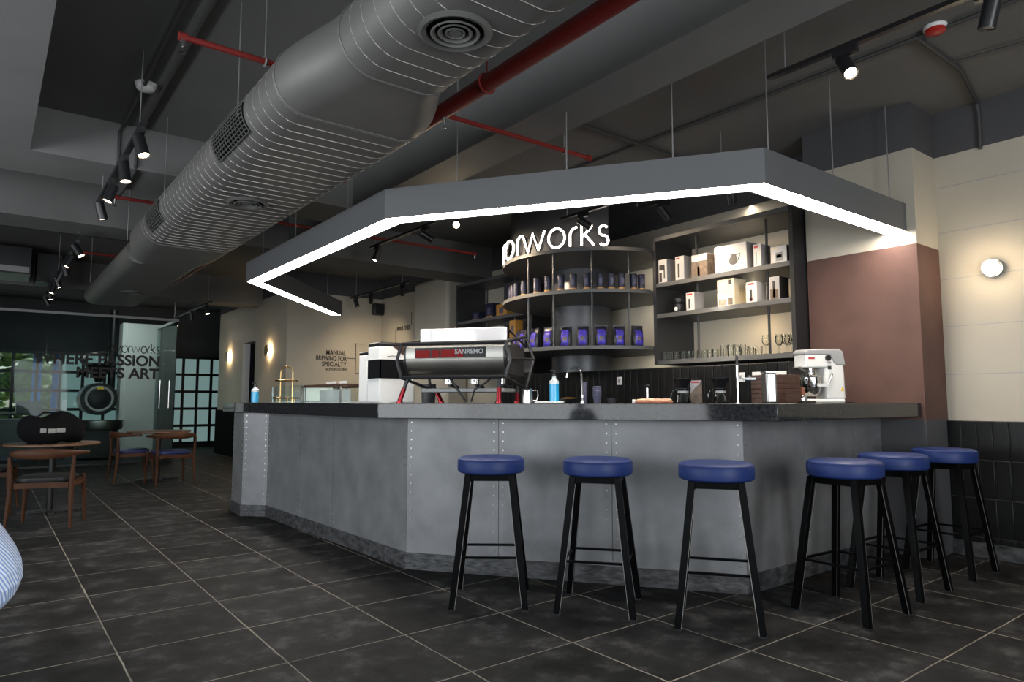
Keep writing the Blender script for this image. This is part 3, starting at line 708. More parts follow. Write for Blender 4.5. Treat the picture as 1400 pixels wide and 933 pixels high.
shelf_unit(6.24, 7.90, 5.10, (1.42, 1.82, 2.12, 2.64), 'dark metal shelf unit at the far left beside the white square column', rods=((7.30, 5.2), (6.7, 5.2)))
CX, CY, RS = 5.16, 5.25, 0.99
def curved(z, label):
    P = [(CX+RS*math.cos(math.radians(a)), CY+RS*math.sin(math.radians(a))) for a in range(93, 261, 4)]
    P += [(5.00, 4.305), (XW-.003, 4.305), (XW-.003, 6.235), (5.10, 6.235)]
    o = MB().prism(P, z, z+0.035).build('curved_shelf', 'shelf_metal', bevel=0.0015); tag(o, label, 'shelf', 'curved shelves around the column')
curved(1.56, 'lowest curved dark shelf, carrying the coffee bags'); curved(2.095, 'middle curved dark shelf, carrying the navy cans'); curved(2.495, 'top curved dark shelf under the glowing sign')
for a in (181, 200.6, 224.1, 246):
    for z0, z1 in ((1.595, 2.095), (2.13, 2.495)):
        x, y = CX+.93*math.cos(math.radians(a)), CY+.93*math.sin(math.radians(a))
        o = MB().cyl((x, y, z0), (x, y, z1), 0.010, n=10).build('support_rod', 'column_metal')
        tag(o, 'thin grey rod standing between the %s curved shelves, %s' % ('middle and top' if z0 > 2 else 'lowest and middle', {181: 'the leftmost', 200.6: 'second from the left', 224.1: 'third from the left', 246: 'the rightmost'}[a]), 'rod')

# glowing sign: monoline letters wrapped on the shelf edge
sg = thing('glowing_sign', 'glowing white lower case letters standing on the top curved shelf', 'sign', (4.3, 4.9, 2.53))
XH = 0.185
def ring_letter(strokes, wdt, a0, a1, name='letter', z0=2.545, m='sign_glow', parent=None, th=0.0105):
    mb = MB(); back = MB(); R = 0.985
    for st in strokes:
        pts = []
        for (u, v) in st:
            a = math.radians(a0 + (a1-a0)*u/wdt); pts.append((CX+R*math.cos(a), CY+R*math.sin(a), z0+v*XH))
        mb.tube(pts, th, n=8)
        back.tube([(CX+(p[0]-CX)*0.972, CY+(p[1]-CY)*0.972, p[2]) for p in pts], th*0.95, n=6)
    o = mb.build(name, m, parent, world=True); back.build('letter_back', 'black_satin', o, world=True)
SIGN = [('v', 145.5, 153.6), ('o', 155.6, 169.8), ('R', 174.0, 196.6), ('o', 199.3, 209.2), ('r', 212.3, 216.6), ('k', 218.8, 225.5), ('s', 227.6, 233.6), ('a', 124.0, 137.0), ('s', 113.5, 120.5)]
dm = MB(); A_ = [math.radians(a) for a in range(96, 236, 4)] + [math.radians(234.5)]
dm.prism([(CX+.90*math.cos(a), CY+.90*math.sin(a)) for a in A_] + [(CX+.87*math.cos(a), CY+.87*math.sin(a)) for a in A_[::-1]], 2.531, 3.238)
tag(dm.build('sign_drum', 'shelf_dark'), 'dark curved panel rising behind the glowing letters to the ceiling', 'panel')
for ch, a0, a1 in SIGN: ring_letter(GLYPH[ch][0], GLYPH[ch][1], a0, a1, parent=sg)

ORD = ['first', 'second', 'third', 'fourth', 'fifth', 'sixth', 'seventh', 'eighth', 'ninth', 'tenth', 'eleventh', 'twelfth', 'thirteenth', 'fourteenth', 'fifteenth', 'sixteenth']
# cans and bags
def can():
    t = thing('coffee_can', 'navy coffee can with orange base band on the middle curved shelf', 'can', (0, 0, 0), 0, 'navy coffee cans on the middle curved shelf')
    MB().lathe([(0, 0.0), (.036, 0.0), (.036, .024), (0, .024)], n=20).build('base_band', 'gold_paper', t)
    MB().lathe([(.0352, .024), (.0352, .142), (0, .142)], n=20).build('body', 'navy_can', t)
    MB().lathe([(0, .142), (.037, .142), (.037, .157), (.033, .160), (0, .160)], n=20).build('lid', 'bag_black', t)
    MB().box((-0.034, 0, 0.085), (.004, .026, .055)).build('label_print', 'cup_grey', t)
    return t
c0 = can(); first = True
ci = 0
for a in (148, 154.5, 162.5, 174.2, 186.7, 195.5, 204.7, 212.7, 220.8, 229.2, 235.8, 242.2, 249.8, 255.4):
    r = math.radians(a); p = (CX+.9*math.cos(r), CY+.9*math.sin(r), 2.13)
    o = c0 if first else copy_tree(c0); first = False
    o.location = p; o.rotation_euler = (0, 0, r+PI); o['label'] = '%s navy coffee can from the left on the middle curved shelf' % ORD[ci]; ci += 1
def bag():
    t = thing('coffee_bag', 'glossy violet and black coffee bag standing on the lowest curved shelf', 'bag', (0, 0, 0), 0, 'coffee bags on the lowest curved shelf')
    def ring(z, wx, dy, n=20):
        return [(math.copysign(abs(math.cos(2*PI*k/n))**0.45, math.cos(2*PI*k/n))*wx, math.copysign(abs(math.sin(2*PI*k/n))**0.6, math.sin(2*PI*k/n))*dy, z) for k in range(n)]
    MB().loft([ring(0, .052, .034), ring(.01, .056, .038), ring(.08, .058, .037), ring(.14, .058, .026), ring(.175, .058, .010), ring(.198, .058, .004)]).build('pouch', 'bag_black', t)
    m = MB(); rows = [(.012, .040), (.05, .041), (.09, .0405), (.13, .0325), (.160, .019)]
    vs = [[m.bm.verts.new((x + .006*math.sin(z*90+x*70), -d-.0015-.002*abs(math.sin(x*80+z*60)), z)) for x in (-.036, -.018, 0, .018, .036)] for z, d in rows]
    for A, B in zip(vs, vs[1:]):
        for k in range(4): m.bm.faces.new((A[k], A[k+1], B[k+1], B[k]))
    o = m.build('foil_front', 'bag_violet', t); sl = o.modifiers.new('t', 'SOLIDIFY'); sl.thickness = 0.002
    MB().b2(-.058, .058, -.006, .006, .183, .200).build('seal_strip', 'bag_black', t)
    MB().b2(-.020, .020, -.0445, -.0425, .062, .092).build('label_print', 'print_brown', t)
    return t
b0 = bag(); first = True
ci = 0
for a in (162.5, 171.1, 183.9, 195.5, 207.4, 218.2, 229.4, 240.3, 252.5):
    r = math.radians(a); o = b0 if first else copy_tree(b0); first = False
    o.location = (CX+.88*math.cos(r), CY+.88*math.sin(r), 1.595); o.rotation_euler = (0, 0, r+PI/2); o['label'] = '%s violet and black coffee bag from the left on the lowest curved shelf' % ORD[ci]; ci += 1

# boxed goods on the right shelf unit: local -X faces the room, y0..y1 as seen right to left
def carton(y0, y1, z, h, label, front='card_white', side='card_side', depth=0.14, prints=(), rz=0.0, x=5.04, gap=True):
    wd = y1-y0; t = thing('product_box', label, 'box', (x+depth/2, (y0+y1)/2, z), rz, None)
    MB().b2(-depth/2, depth/2, -wd/2, wd/2, 0, h).build('carton', front, t, bevel=0.0015)
    MB().b2(-depth/2+.002, depth/2-.002, -wd/2-.0012, -wd/2, .003, h-.003).build('side_print', side, t)
    for (u0, u1, v0, v1, m) in prints:   # u from the left as seen, v from the bottom, fractions of the front
        ya, yb = wd/2-u0*wd, wd/2-u1*wd
        MB().b2(-depth/2-.0014, -depth/2, yb, ya, v0*h, v1*h).build('front_print', m, t)
    return t
def kettle_art(t, depth, wd, h, cy, cz, s):
    m = MB(); x = -depth/2-.0022
    pts = [(-.5, -.2), (-.42, -.5), (0, -.62), (.42, -.5), (.5, -.2), (.30, .35), (.12, .55), (-.12, .55), (-.30, .35)]
    m.extrude([(cy-p[0]*s, cz+p[1]*s) for p in pts][::-1], 0, x, x+.002)
    m.tube([(x, cy+.45*s, cz), (x, cy+.8*s, cz+.35*s), (x, cy+.95*s, cz+.75*s)], .0025, n=5)
    m.tube([(x, cy-.3*s, cz+.35*s), (x, cy-.75*s, cz+.45*s), (x, cy-.6*s, cz-.2*s)], .004, n=5)
    m.build('front_print', 'print_dark', t)
Z1, Z2, Z3 = 2.195, 1.90, 1.46
carton(4.155, 4.255, Z1, .225, 'tall white box with a black press picture, leftmost on the upper shelf', prints=((.08, .40, .05, .45, 'print_dark'), (.1, .7, .55, .78, 'print_dark'), (.62, .75, .2, .75, 'print_dark')))
carton(3.955, 4.055, Z1, .225, 'white box with small red mark, second on the upper shelf', prints=((.1, .55, .88, .95, 'print_red'), (.28, .5, .12, .70, 'print_dark')))
carton(3.70, 3.87, Z1, .205, 'brown photo printed box with white top, third on the upper shelf', side='print_brown', prints=((.0, 1, 0, .70, 'print_brown'), (.38, .52, .05, .45, 'card_white')))
kb = carton(3.30, 3.62, Z1, .235, 'large white box with a black gooseneck kettle picture on the upper shelf', depth=.18, prints=((.05, .25, .5, .54, 'print_grey'),))
kettle_art(kb, .18, .32, .235, -.03, .105, .085)
carton(3.165, 3.235, Z1, .19, 'narrow white box with red mark beside the kettle box', prints=((.1, .6, .84, .95, 'print_red'), (.3, .45, .1, .65, 'print_grey')))
carton(2.935, 3.075, Z1, .14, 'low white box with glass server picture, rightmost on the upper shelf', side='print_dark', prints=((.3, .75, .12, .62, 'print_grey'), (.36, .68, .3, .5, 'print_dark'), (.0, .4, .85, .95, 'card_cream')))
carton(3.85, 3.94, Z2, .165, 'small white box with red mark at the left of the lower shelf', prints=((.1, .8, .86, .95, 'print_red'), (.3, .5, .1, .65, 'print_dark')))
cb = carton(3.43, 3.60, Z2, .235, 'large cream coloured box lit warm on the lower shelf', front='card_cream', side='card_cream', depth=.17, prints=((.05, .5, .03, .26, 'print_brown'), (.6, .9, .03, .28, 'print_brown'), (.65, .85, .78, .95, 'print_dark')))
carton(3.215, 3.315, Z2, .175, 'white box with a red topped picture on the lower shelf, right of the cream one', side='card_white', prints=((.15, .75, .86, .95, 'print_red'), (.35, .55, .08, .62, 'print_dark'), (.3, .6, .1, .22, 'print_red')))
carton(3.01, 3.10, Z2, .19, 'brown and grey grinder box, rightmost on the lower shelf', side='print_dark', front='card_side', prints=((.1, .9, 0, .45, 'print_brown'), (.35, .6, .1, .8, 'print_dark')))
t = thing('coffee_grinder_jar', 'small black jar grinder with white badge, left end of the lower shelf', 'grinder', (5.10, 4.07, Z2))
MB().lathe([(0, 0), (.034, 0), (.040, .01), (.040, .08), (.030, .088), (.044, .10), (.046, .135), (0, .135)], n=20).build('body', 'black_satin', t)
MB().cyl((-.038, .0, .035), (-.044, .0, .035), .019, n=16).build('badge', 'white_plastic', t)
MB().tube([(0, 0, .135), (0, 0, .15), (0, -.05, .152)], .004, n=6).build('crank', 'steel', t)

# glasses on the bottom board
def tumbler(h, r):
    t = thing('tumbler', 'clear glass tumbler in the row on the bottom board of the shelf unit', 'glass', (0, 0, 0), 0, 'tumblers on the bottom board')
    MB().lathe([(0, 0), (r*.85, 0), (r, h), (r*.92, h), (r*.78, .010), (0, .010)], n=16).build('glass_wall', 'cup_glass', t)
    return t
tb = [tumbler(.078, .030), tumbler(.105, .028)]; used = [0, 0]
y = 4.225; k = 0
while y > 3.24:
    v = 1 if (9 <= k <= 11) else 0
    for row in range(2 if k > 1 else 1):
        o = tb[v] if not used[v] else copy_tree(tb[v]); used[v] = 1
        o.location = (5.07 + row*.085 + .01*math.sin(k*2.3), y + .012*math.sin(k*1.7+row), Z3); o['label'] = '%s glass tumbler from the left in the %s row on the bottom board' % (ORD[k], ('front', 'back')[row])
    y -= .072; k += 1
for o in tb: pass
wg = thing('wine_glass', 'stemmed glass standing at the right end of the bottom board', 'glass', (0, 0, 0), 0, 'stemmed glasses on the bottom board')
MB().lathe([(0, 0), (.030, .0), (.028, .004), (.004, .010), (.004, .065), (.018, .078), (.031, .105), (.030, .13), (.024, .160), (.022, .160), (.028, .13), (.029, .106), (.016, .082), (0, .075)], n=16).build('glass_wall', 'cup_glass', wg)
first = True
for (x, y) in ((5.07, 3.165), (5.09, 3.06), (5.07, 2.985), (5.06, 2.93), (5.16, 3.10), (5.16, 3.02), (5.16, 2.95)):
    o = wg if first else copy_tree(wg); first = False; o.location = (x, y, Z3); o['label'] = 'stemmed glass at the right end of the bottom board, %s' % {(5.07, 3.165): 'leftmost of them', (5.09, 3.06): 'second in front', (5.07, 2.985): 'third in front', (5.06, 2.93): 'rightmost in front', (5.16, 3.10): 'left one behind', (5.16, 3.02): 'middle one behind', (5.16, 2.95): 'right one behind'}[(x, y)]
# items on the far left unit
for (ya, yb, z, h, f, lab) in ((7.42, 7.56, 2.16, .11, 'navy_can', 'low navy box, leftmost on the far left shelf unit'), (7.10, 7.26, 2.16, .19, 'navy_can', 'taller navy box with gold foot on the far left shelf unit'), (6.80, 7.02, 2.16, .15, 'gold_paper', 'ochre box on the far left shelf unit beside the cans'),
                               (6.86, 6.96, 1.86, .17, 'black_satin', 'black box on the lower board of the far left shelf unit'), (6.62, 6.74, 1.86, .22, 'gold_paper', 'ochre box on the lower board of the far left shelf unit')):
    carton(ya, yb, z, h, lab, front=f, side=f, x=5.14, depth=.12, prints=((.0, 1, 0, .12, 'gold_paper'), (.3, .7, .2, .7, 'cup_grey')))
# unseen fill lights added to brighten and warm the wall behind the shelves
for z_ in (2.592, 2.148, 1.853): area('shelf_fill', (5.20, 3.58, z_), (5.57, 3.58, z_-.45), 1.3, 0.03, 2.6, (1.0, 0.90, 0.74))
for z_ in (2.488, 2.088, 1.55): area('shelf_fill', (5.40, 4.72, z_), (5.57, 4.72, z_-.40), 0.75, 0.03, 1.6, (1.0, 0.90, 0.74))
area('shelf_fill', (5.44, 3.45, 1.855), (5.53, 3.45, 1.46), 1.0, 0.02, 2.2, (1.0, 0.72, 0.38))
area('shelf_fill', (5.44, 3.30, 2.15), (5.53, 3.30, 1.9), 0.8, 0.02, 0.8, (1.0, 0.72, 0.38))

# ------------------------------------------------------------------ things on the bar
ZC = 1.065
def at_bar(x, y, rz=RZ): return (x, y, ZC), rz
es = thing('espresso_machine', 'steel espresso machine in a black tube frame on red feet', 'coffee machine', (2.43, 3.795, ZC), RZ)
prof = [(.035, .385), (.004, .372), (.0, .345), (.0, .295), (.008, .262), (.030, .222), (.065, .195), (.11, .185), (.44, .185), (.46, .20), (.46, .385)]
MB().extrude(prof, 0, -.345, .345).build('body', 'dark_steel', es, bevel=.002)
MB().extrude([(p[0]*1.0-.001 if p[0] < .1 else p[0], p[1]) for p in prof], 0, -.358, -.345).build('end_cheek', 'black_satin', es, bevel=.003)
MB().extrude([(p[0]*1.0-.001 if p[0] < .1 else p[0], p[1]) for p in prof], 0, .345, .358).build('end_cheek', 'black_satin', es, bevel=.003)
win = MB().b2(-.275, .225, -.003, .002, .298, .368).build('window', 'black_gloss', es, bevel=.001)
for x0, x1 in ((-.268, -.165), (-.155, -.10), (-.088, .015), (.028, .07)):
    MB().b2(x0, x1, -.0055, -.003, .300, .352).build('boiler', 'boiler_red', win, bevel=.002)
local_text('lettering', 'SANREMO', .043, 'mixer_grey', win, (.012, -.0065, .325), bold=.0008, extrude=.0006)
MB().b2(-.345, .345, -.0015, .002, .2935, .2955).build('seam', 'black_void', es)
MB().b2(-.32, .315, .17, .19, .40, .515).build('rear_screen', 'white_gloss', es, bevel=.012, seg=3)
MB().b2(-.33, .33, .20, .45, .385, .41).build('cup_tray', 'dark_steel', es, bevel=.004)
R_ = .0115
for sx in (-1, 1):
    x = .365*sx; xo = .40*sx
    MB().tube([(x, -.02, .395), (xo, -.02, .285), (x, -.02, .17)], R_, n=8).build('frame_tube', 'black_satin', es)
    MB().tube([(x, .47, .47), (xo+.01*sx, .52, .31), (x, .47, .10)], R_, n=8).build('frame_tube', 'black_satin', es)
    MB().tube([(x, -.02, .395), (x, .47, .47)], R_, n=8).build('frame_tube', 'black_satin', es)
    MB().tube([(xo, -.02, .285), (xo+.01*sx, .52, .31)], R_*.8, n=8).build('frame_tube', 'black_satin', es)
    MB().tube([(x, -.02, .17), (x, .47, .10)], R_, n=8).build('frame_tube', 'black_satin', es)
    MB().tube([(x*.87, .18, .50), (x, .47, .40)], R_*.6, n=8).build('frame_tube', 'black_satin', es)
    MB().cyl((x-.004*sx, .06, .285), (x+.012*sx, .06, .285), .028, n=20).build('side_cap', 'dark_steel', es)
MB().tube([(-.365, -.02, .395), (.365, -.02, .395)], R_*1.1, n=8).build('frame_tube', 'black_satin', es)
MB().tube([(-.365, -.02, .17), (.365, -.02, .17)], R_*1.1, n=8).build('frame_tube', 'black_satin', es)
for sx, fy, ty, top, out in ((-1, .0, -.02, .175, .055), (1, .0, -.02, .175, -.0), (-1, .42, .40, .12, -.07), (1, .42, .40, .12, .0)):
    x1 = .32*sx; x0 = x1 - .0 + (-out if sx < 0 else out)
    lg = MB().cyl((x1, fy, top), ((x0+x1)/2 + (x0-x1)*.05, (fy+ty)/2, top*.52), .013, n=12).build('leg', 'black_satin', es)
    MB().cyl(((x0+x1)/2, (fy+ty)/2, top*.56), (x0, ty, .012), .016, n=14).lathe([(0, 0), (.022, 0), (.022, .012), (0, .014)], (x0, ty, 0), 16).build('foot_sleeve', 'red_anodised', lg)
MB().b2(-.30, .30, .16, .50, .075, .10).build('drip_tray', 'print_grey', es, bevel=.004)
for gx in (-.2, .0, .2):
    g = MB().cyl((gx, .42, .185), (gx, .42, .135), .032, n=18).build('group_head', 'chrome', es)
    MB().cyl((gx, .44, .13), (gx, .60, .115), .011, .014, n=10).build('portafilter_handle', 'black_satin', g)
MB().tube([(-.06, .05, .185), (-.03, .06, .14), (.02, .07, .07), (.06, .08, .008)], .008, n=8).build('hose', 'black_satin', es)
MB().tube([(.27, .05, .185), (.20, .06, .13), (.12, .08, .09), (.09, .10, .01)], .006, n=8).build('hose', 'black_satin', es)

# white grinders
def grinder(x0, y0, wx, wy, h, label, panel=True):
    t = thing('coffee_grinder', label, 'coffee grinder', (x0+wx/2, y0+wy/2, ZC))
    a, b = wx/2, wy/2
    m = MB(); rings = []
    for z, k in ((0, 1.0), (h*.5, .99), (h*.93, 1.0)):
        rings.append([(-a*k, -b*k, z), (a*k*.98, -b*k, z), (a*k*.98, b*k, z), (-a*k, b*k, z)])
    m.loft(rings).build('housing', 'white_plastic', t, bevel=.010, seg=3)
    MB().b2(-a-.002, a*.98, -b-.002, b, h*.93, h).build('lid', 'black_satin', t, bevel=.012, seg=3)
    if panel:
        MB().extrude([(-a-.003, h*.40), (a*.70, h*.40), (a*.80, h*.47), (a*.80, h*.71), (-a-.003, h*.71)], 1, -b-.0035, -b+.01).b2(-a-.0035, -a+.01, -b-.0035, b*.9, h*.40, h*.71).build('dark_panel', 'black_gloss', t)
        MB().extrude([(-.05, h*.94), (a, h*.94), (a, h*.72), (.04, h*.80)], 1, -b-.0035, -b+.005).build('hopper_side', 'wood_dark', t)
        MB().tube([(-a*.6, -b-.004, h*.76), (-a*.3, -b-.004, h*.775), (0, -b-.004, h*.765)], .002, n=5).build('script_mark', 'print_dark', t)
    MB().b2(-a+.02, -a+.09, -b-.006, -b, .0, .03).build('spout_base', 'white_plastic', t)
    return t
grinder(2.30, 4.60, .30, .20, .455, 'larger white grinder with black panel beside the espresso machine')
grinder(2.33, 4.87, .16, .15, .400, 'narrow white grinder just left of the larger grinder', panel=False)
t = thing('knock_box', 'small dark bin on the bar between the white grinder and the machine', 'bin', (2.66, 4.50, ZC))
MB().lathe([(0, 0), (.05, 0), (.058, .14), (.054, .14), (.047, .005), (0, .005)], n=20).build('bin', 'shelf_dark', t)

# glass display case, in two halves
def case(x0, x1, y0, y1, h, label, roof):
    t = thing('display_case', label, 'display case', ((x0+x1)/2, (y0+y1)/2, ZC))
    z = ZC; T = .006
    for q in ((x0, x0+T, y0, y1), (x1-T, x1, y0, y1), (x0+T, x1-T, y0, y0+T), (x0+T, x1-T, y1-T, y1)): MB().b2(*q, z, z+h).build('glass_side', 'case_glass', t, world=True)
    MB().b2(x0, x1, y0, y1, z+h, z+h+(.022 if roof else .006)).build('roof', 'wood_dark' if roof else 'case_glass', t, world=True)
    for (a, b) in ((x0, y0), (x1-.01, y0), (x0, y1-.01), (x1-.01, y1-.01)): MB().b2(a, a+.01, b, b+.01, z, z+h).build('corner_post', 'steel', t, world=True)
    MB().b2(x0+.01, x1-.01, y0+.01, y1-.01, z, z+.012).build('base_plate', 'white_plastic', t, world=True)
    return t
ca = case(2.30, 2.72, 5.30, 6.12, .135, 'glass display case with dark roof between grinders and gold stand', True)
cc = case(2.30, 2.66, 6.16, 7.0, .155, 'clear all-glass display case at the left end of the bar', False)
MB().b2(2.60, 2.61, 6.18, 6.85, ZC+.012, ZC+.15).build('reflection_board', 'white_ceramic', cc, world=True)  # added board standing in for daylight reflected in the case glass
MB().b2(2.44, 2.45, 5.42, 6.08, ZC+.012, ZC+.115).build('reflection_board', 'white_ceramic', ca, world=True)  # same stand-in for bright reflections in the roofed case
for k, yy in enumerate((5.36, 5.47, 5.58, 5.74)):
    o = MB().box((2.36+.02*(k % 2), yy, ZC+.157+.012), (.004, .075, .026), rz=.1).build('price_card', 'card_white'); tag(o, '%s small white card from the right on the dark roof of the display case' % ORD[k], 'card', 'white cards on the display case')
gs = thing('cake_stand', 'two tier gold wire stand with arched handle on the bar', 'cake stand', (2.13, 6.08, ZC))
for z, r in ((.035, .115), (.19, .10)):
    MB().lathe([(0, z), (r, z), (r+.004, z+.010), (r, z+.012), (r-.004, z+.004), (0, z+.004)], n=32).build('tray', 'gold_metal', gs)
MB().tube([(-.035*1.2, .035, .0)] + [(-.042*math.cos(a), .042*math.cos(a)*.85, .27+.055*math.sin(a)) for a in [PI*k/12 for k in range(13)]] + [(.035*1.2, -.035, .0)], .006, n=8).build('handle', 'gold_metal', gs)
for k in range(3):
    a = 2*PI*k/3+.3; MB().cyl((.09*math.cos(a), .09*math.sin(a), 0), (.09*math.cos(a), .09*math.sin(a), .036), .004, n=8).build('foot', 'gold_metal', gs)

def pump_bottle(x, y, r, h, label):
    t = thing('pump_bottle', label, 'bottle', (x, y, ZC))
    MB().lathe([(0, .001), (r, .001), (r, h), (0, h)], n=20).build('liquid', 'blue_liquid', t)
    MB().lathe([(r, h), (r, h+.02), (r*.45, h+.035), (r*.40, h+.05), (0, h+.05)], n=20).build('shoulder', 'clear_plastic', t)
    MB().lathe([(0, h+.05), (r*.45, h+.05), (r*.45, h+.065), (.004, h+.068), (.004, h+.085), (0, h+.085)], n=14).b2(-.03, .008, -.006, .006, h+.082, h+.094).build('pump', 'black_satin', t)
    return t
pump_bottle(2.955, 3.39, .031, .125, 'blue pump bottle on the white tray near the espresso machine')
pump_bottle(2.10, 6.88, .036, .105, 'blue pump bottle at the far left end of the bar')
o = MB().box((2.93, 3.40, ZC+.006), (.19, .10, .011), rz=RZ).build('white_tray', 'white_ceramic', bevel=.003); tag(o, 'small white tray under the blue pump bottle', 'tray')
bpy.context.view_layer.update()
t = thing('milk_pitcher', 'steel milk pitcher beside the right foot of the espresso machine', 'pitcher', (2.845, 3.53, ZC), RZ)
MB().lathe([(0, 0), (.040, 0), (.041, .02), (.033, .085), (.036, .095), (.033, .094), (.031, .085), (.038, .01), (0, .006)], n=24).build('jug', 'steel', t)
MB().tube([(.033, 0, .082), (.065, 0, .085), (.072, 0, .05), (.060, 0, .018), (.039, 0, .018)], .004, n=8).build('handle', 'steel', t)
t = thing('tap', 'tall chrome gooseneck tap rising from the bar', 'tap', (3.075, 3.25, ZC), RZ)
MB().tube([(0, 0, 0), (0, 0, .10), (-.004, 0, .17)] + [(-.052+.048*math.cos(a), 0, .178+.055*math.sin(a)) for a in [PI*k/12 for k in range(13)]] + [(-.102, 0, .168)], .0065, n=10).build('spout', 'chrome', t)
MB().lathe([(0, 0), (.014, 0), (.014, .012), (.010, .03), (.009, .055), (0, .055)], n=16).build('base', 'chrome', t)
t = thing('small_tap', 'short chrome tap with black ball knob behind the pastry board', 'tap', (3.42, 3.00, ZC), RZ)
MB().cyl((0, 0, 0), (0, 0, .10), .009, n=12).build('post', 'chrome', t)
MB().ball((0, 0, .112), (.016, .016, .016)).build('knob', 'black_gloss', t)
t = thing('serving_bowl', 'dark bowl with a gold rimmed saucer on top left of the tap', 'bowl', (3.03, 3.33, ZC), RZ)
MB().lathe([(0, 0), (.03, 0), (.062, .028), (.058, .028), (.028, .004), (0, .004)], n=28).build('bowl', 'black_satin', t)
MB().lathe([(0, .030), (.045, .030), (.052, .036), (.048, .037), (0, .034)], n=28).build('saucer', 'gold_paper', t)
def cup_stack(x, y, n, r, label):
    for k in range(n):
        t = MB().lathe([(0, 0), (r*.75, 0), (r, .05), (r*1.06, .052), (r*1.0, .054), (r*.93, .05), (r*.7, .004), (0, .004)], (x, y, ZC+.014*k), 16).build('takeaway_cup', 'cup_grey'); tag(t, label % ORD[k], 'cup', 'grey cups stacked by the tap')
cup_stack(3.17, 3.33, 7, .017, '%s small grey cup from below in the narrow stack left of the tap')
cup_stack(3.17, 3.21, 5, .028, '%s grey cup from below in the wide stack right of the tap')
o = MB().lathe([(0, 0), (.024, 0), (.030, .034), (.026, .034), (.021, .004), (0, .004)], (3.16, 3.07, ZC), 16).build('small_cup', 'black_satin'); tag(o, 'small dark cup between the tap and the pastry board', 'cup')
o = MB().box((3.27, 2.98, ZC+.012), (.022, .022, .024), rz=RZ).build('white_cube', 'white_ceramic', bevel=.002); tag(o, 'tiny white block left of the pastry board', 'block')
o = MB().box((3.335, 2.868, ZC+.006), (.23, .14, .011), rz=RZ).build('serving_board', 'board_wood', bevel=.004); tag(o, 'reddish wooden board carrying pastries', 'board')
for k, (dx, s) in enumerate(((-.075, .04), (-.03, .045), (.025, .04), (.072, .036))):
    p = Vector((3.335, 2.868, ZC+.0115)) + U*dx
    m = MB().ball((0, 0, 0), (s, .035, .012+.003*(k % 2)), rz=RZ)
    for v in m.bm.verts: v.co.z = max(v.co.z, -.006); v.co += Vector((0, 0, .002*math.sin(v.co.x*160+k)))
    for v in m.bm.verts: v.co += p + Vector((0, 0, .006))
    o = m.build('pastry', 'pastry'); tag(o, '%s flaky pastry from the left on the wooden board' % ORD[k], 'pastry', 'pastries on the wooden board')
def dripper(x, y, label_s, label_d):
    t = thing('glass_server', label_s, 'coffee server', (x, y, ZC), RZ)
    MB().lathe([(0, 0), (.046, 0), (.050, .008), (.030, .065), (.030, .078), (.046, .088), (.043, .088), (.027, .076), (.027, .066), (.045, .010), (0, .006)], n=24).build('jug', 'server_glass', t)
    MB().lathe([(.031, .064), (.033, .064), (.033, .078), (.031, .078)], n=24).build('collar', 'mixer_grey', t)
    MB().tube([(-.032, 0, .085), (-.058, 0, .08), (-.072, 0, .05), (-.076, 0, .025)], .004, n=8).build('handle', 'server_glass', t)
    d = thing('coffee_dripper', label_d, 'coffee dripper', (x, y, ZC+.089), RZ)
    MB().lathe([(.010, 0), (.024, .004), (.058, .062), (.064, .064), (.064, .067), (.056, .067), (.022, .010), (.010, .008)], n=28).build('cone', 'black_gloss', d)
    MB().lathe([(.012, 0), (.048, 0), (.048, .004), (.012, .004)], n=28).build('flange', 'black_gloss', d)
dripper(3.45, 2.735, 'glass coffee server next to the pastry board', 'black cone dripper on the server nearer the pastry board')
dripper(3.58, 2.555, 'glass coffee server beside the steel canister', 'black cone dripper on the server beside the steel canister')
t = thing('menu_card', 'olive menu card with red and white ornament between the two servers', 'menu', (3.56, 2.72, ZC), RZ)
MB().b2(-.035, .035, -.012, .012, 0, .145).build('card', 'print_brown', t, bevel=.002)
MB().extrude([(-.034, .144), (.032, .144), (.020, .12), (0, .105), (-.015, .085), (-.034, .06)], 1, -.0135, -.012).build('ornament', 'card_side', t)
MB().b2(-.028, .02, -.0145, -.0135, .128, .138).build('title_print', 'print_red', t)
t = thing('milk_frother', 'upright steel wand with black grip in front of the canisters', 'frother', (3.665, 2.49, ZC), RZ)
MB().cyl((0, 0, .09), (0, 0, .235), .009, n=14).build('wand', 'steel', t)
MB().cyl((0, 0, .235), (0, 0, .295), .0085, n=14).build('grip', 'black_satin', t)
MB().cyl((0, 0, 0), (0, 0, .09), .004, n=10).lathe([(0, 0), (.02, 0), (.02, .005), (0, .006)], n=16).build('stand', 'steel', t)
t = thing('glass_canister', 'square glass canister left of the steel canister', 'canister', (3.76, 2.47, ZC), RZ)
MB().b2(-.035, .035, -.035, .035, 0, .145).build('jar', 'case_glass', t, bevel=.004)
MB().b2(-.037, .037, -.037, .037, .145, .158).lathe([(0, .158), (.010, .158), (.012, .17), (0, .175)], n=12).build('lid', 'steel', t)
t = thing('steel_canister', 'shiny upright steel canister beside the dark wooden box', 'canister', (3.80, 2.36, ZC), RZ+.25)
MB().b2(-.032, .032, -.05, .05, 0, .187).build('body', 'brushed_steel', t, bevel=.012, seg=3)
MB().b2(-.034, .034, -.052, .052, .187, .195).build('lid', 'steel', t, bevel=.002)
t = thing('wooden_box', 'dark reddish brown slatted wooden box on the bar', 'box', (4.02, 2.45, ZC), 0.05)
for k in range(6): MB().b2(-.09, .09, -.12, .12, .002+.030*k, .030+.030*k).build('slat', 'wood_dark', t, bevel=.002)
t = thing('tamper_stand', 'black tamping stand with a brown wooden handled tamper', 'tamper', (4.17, 2.36, ZC), 0)
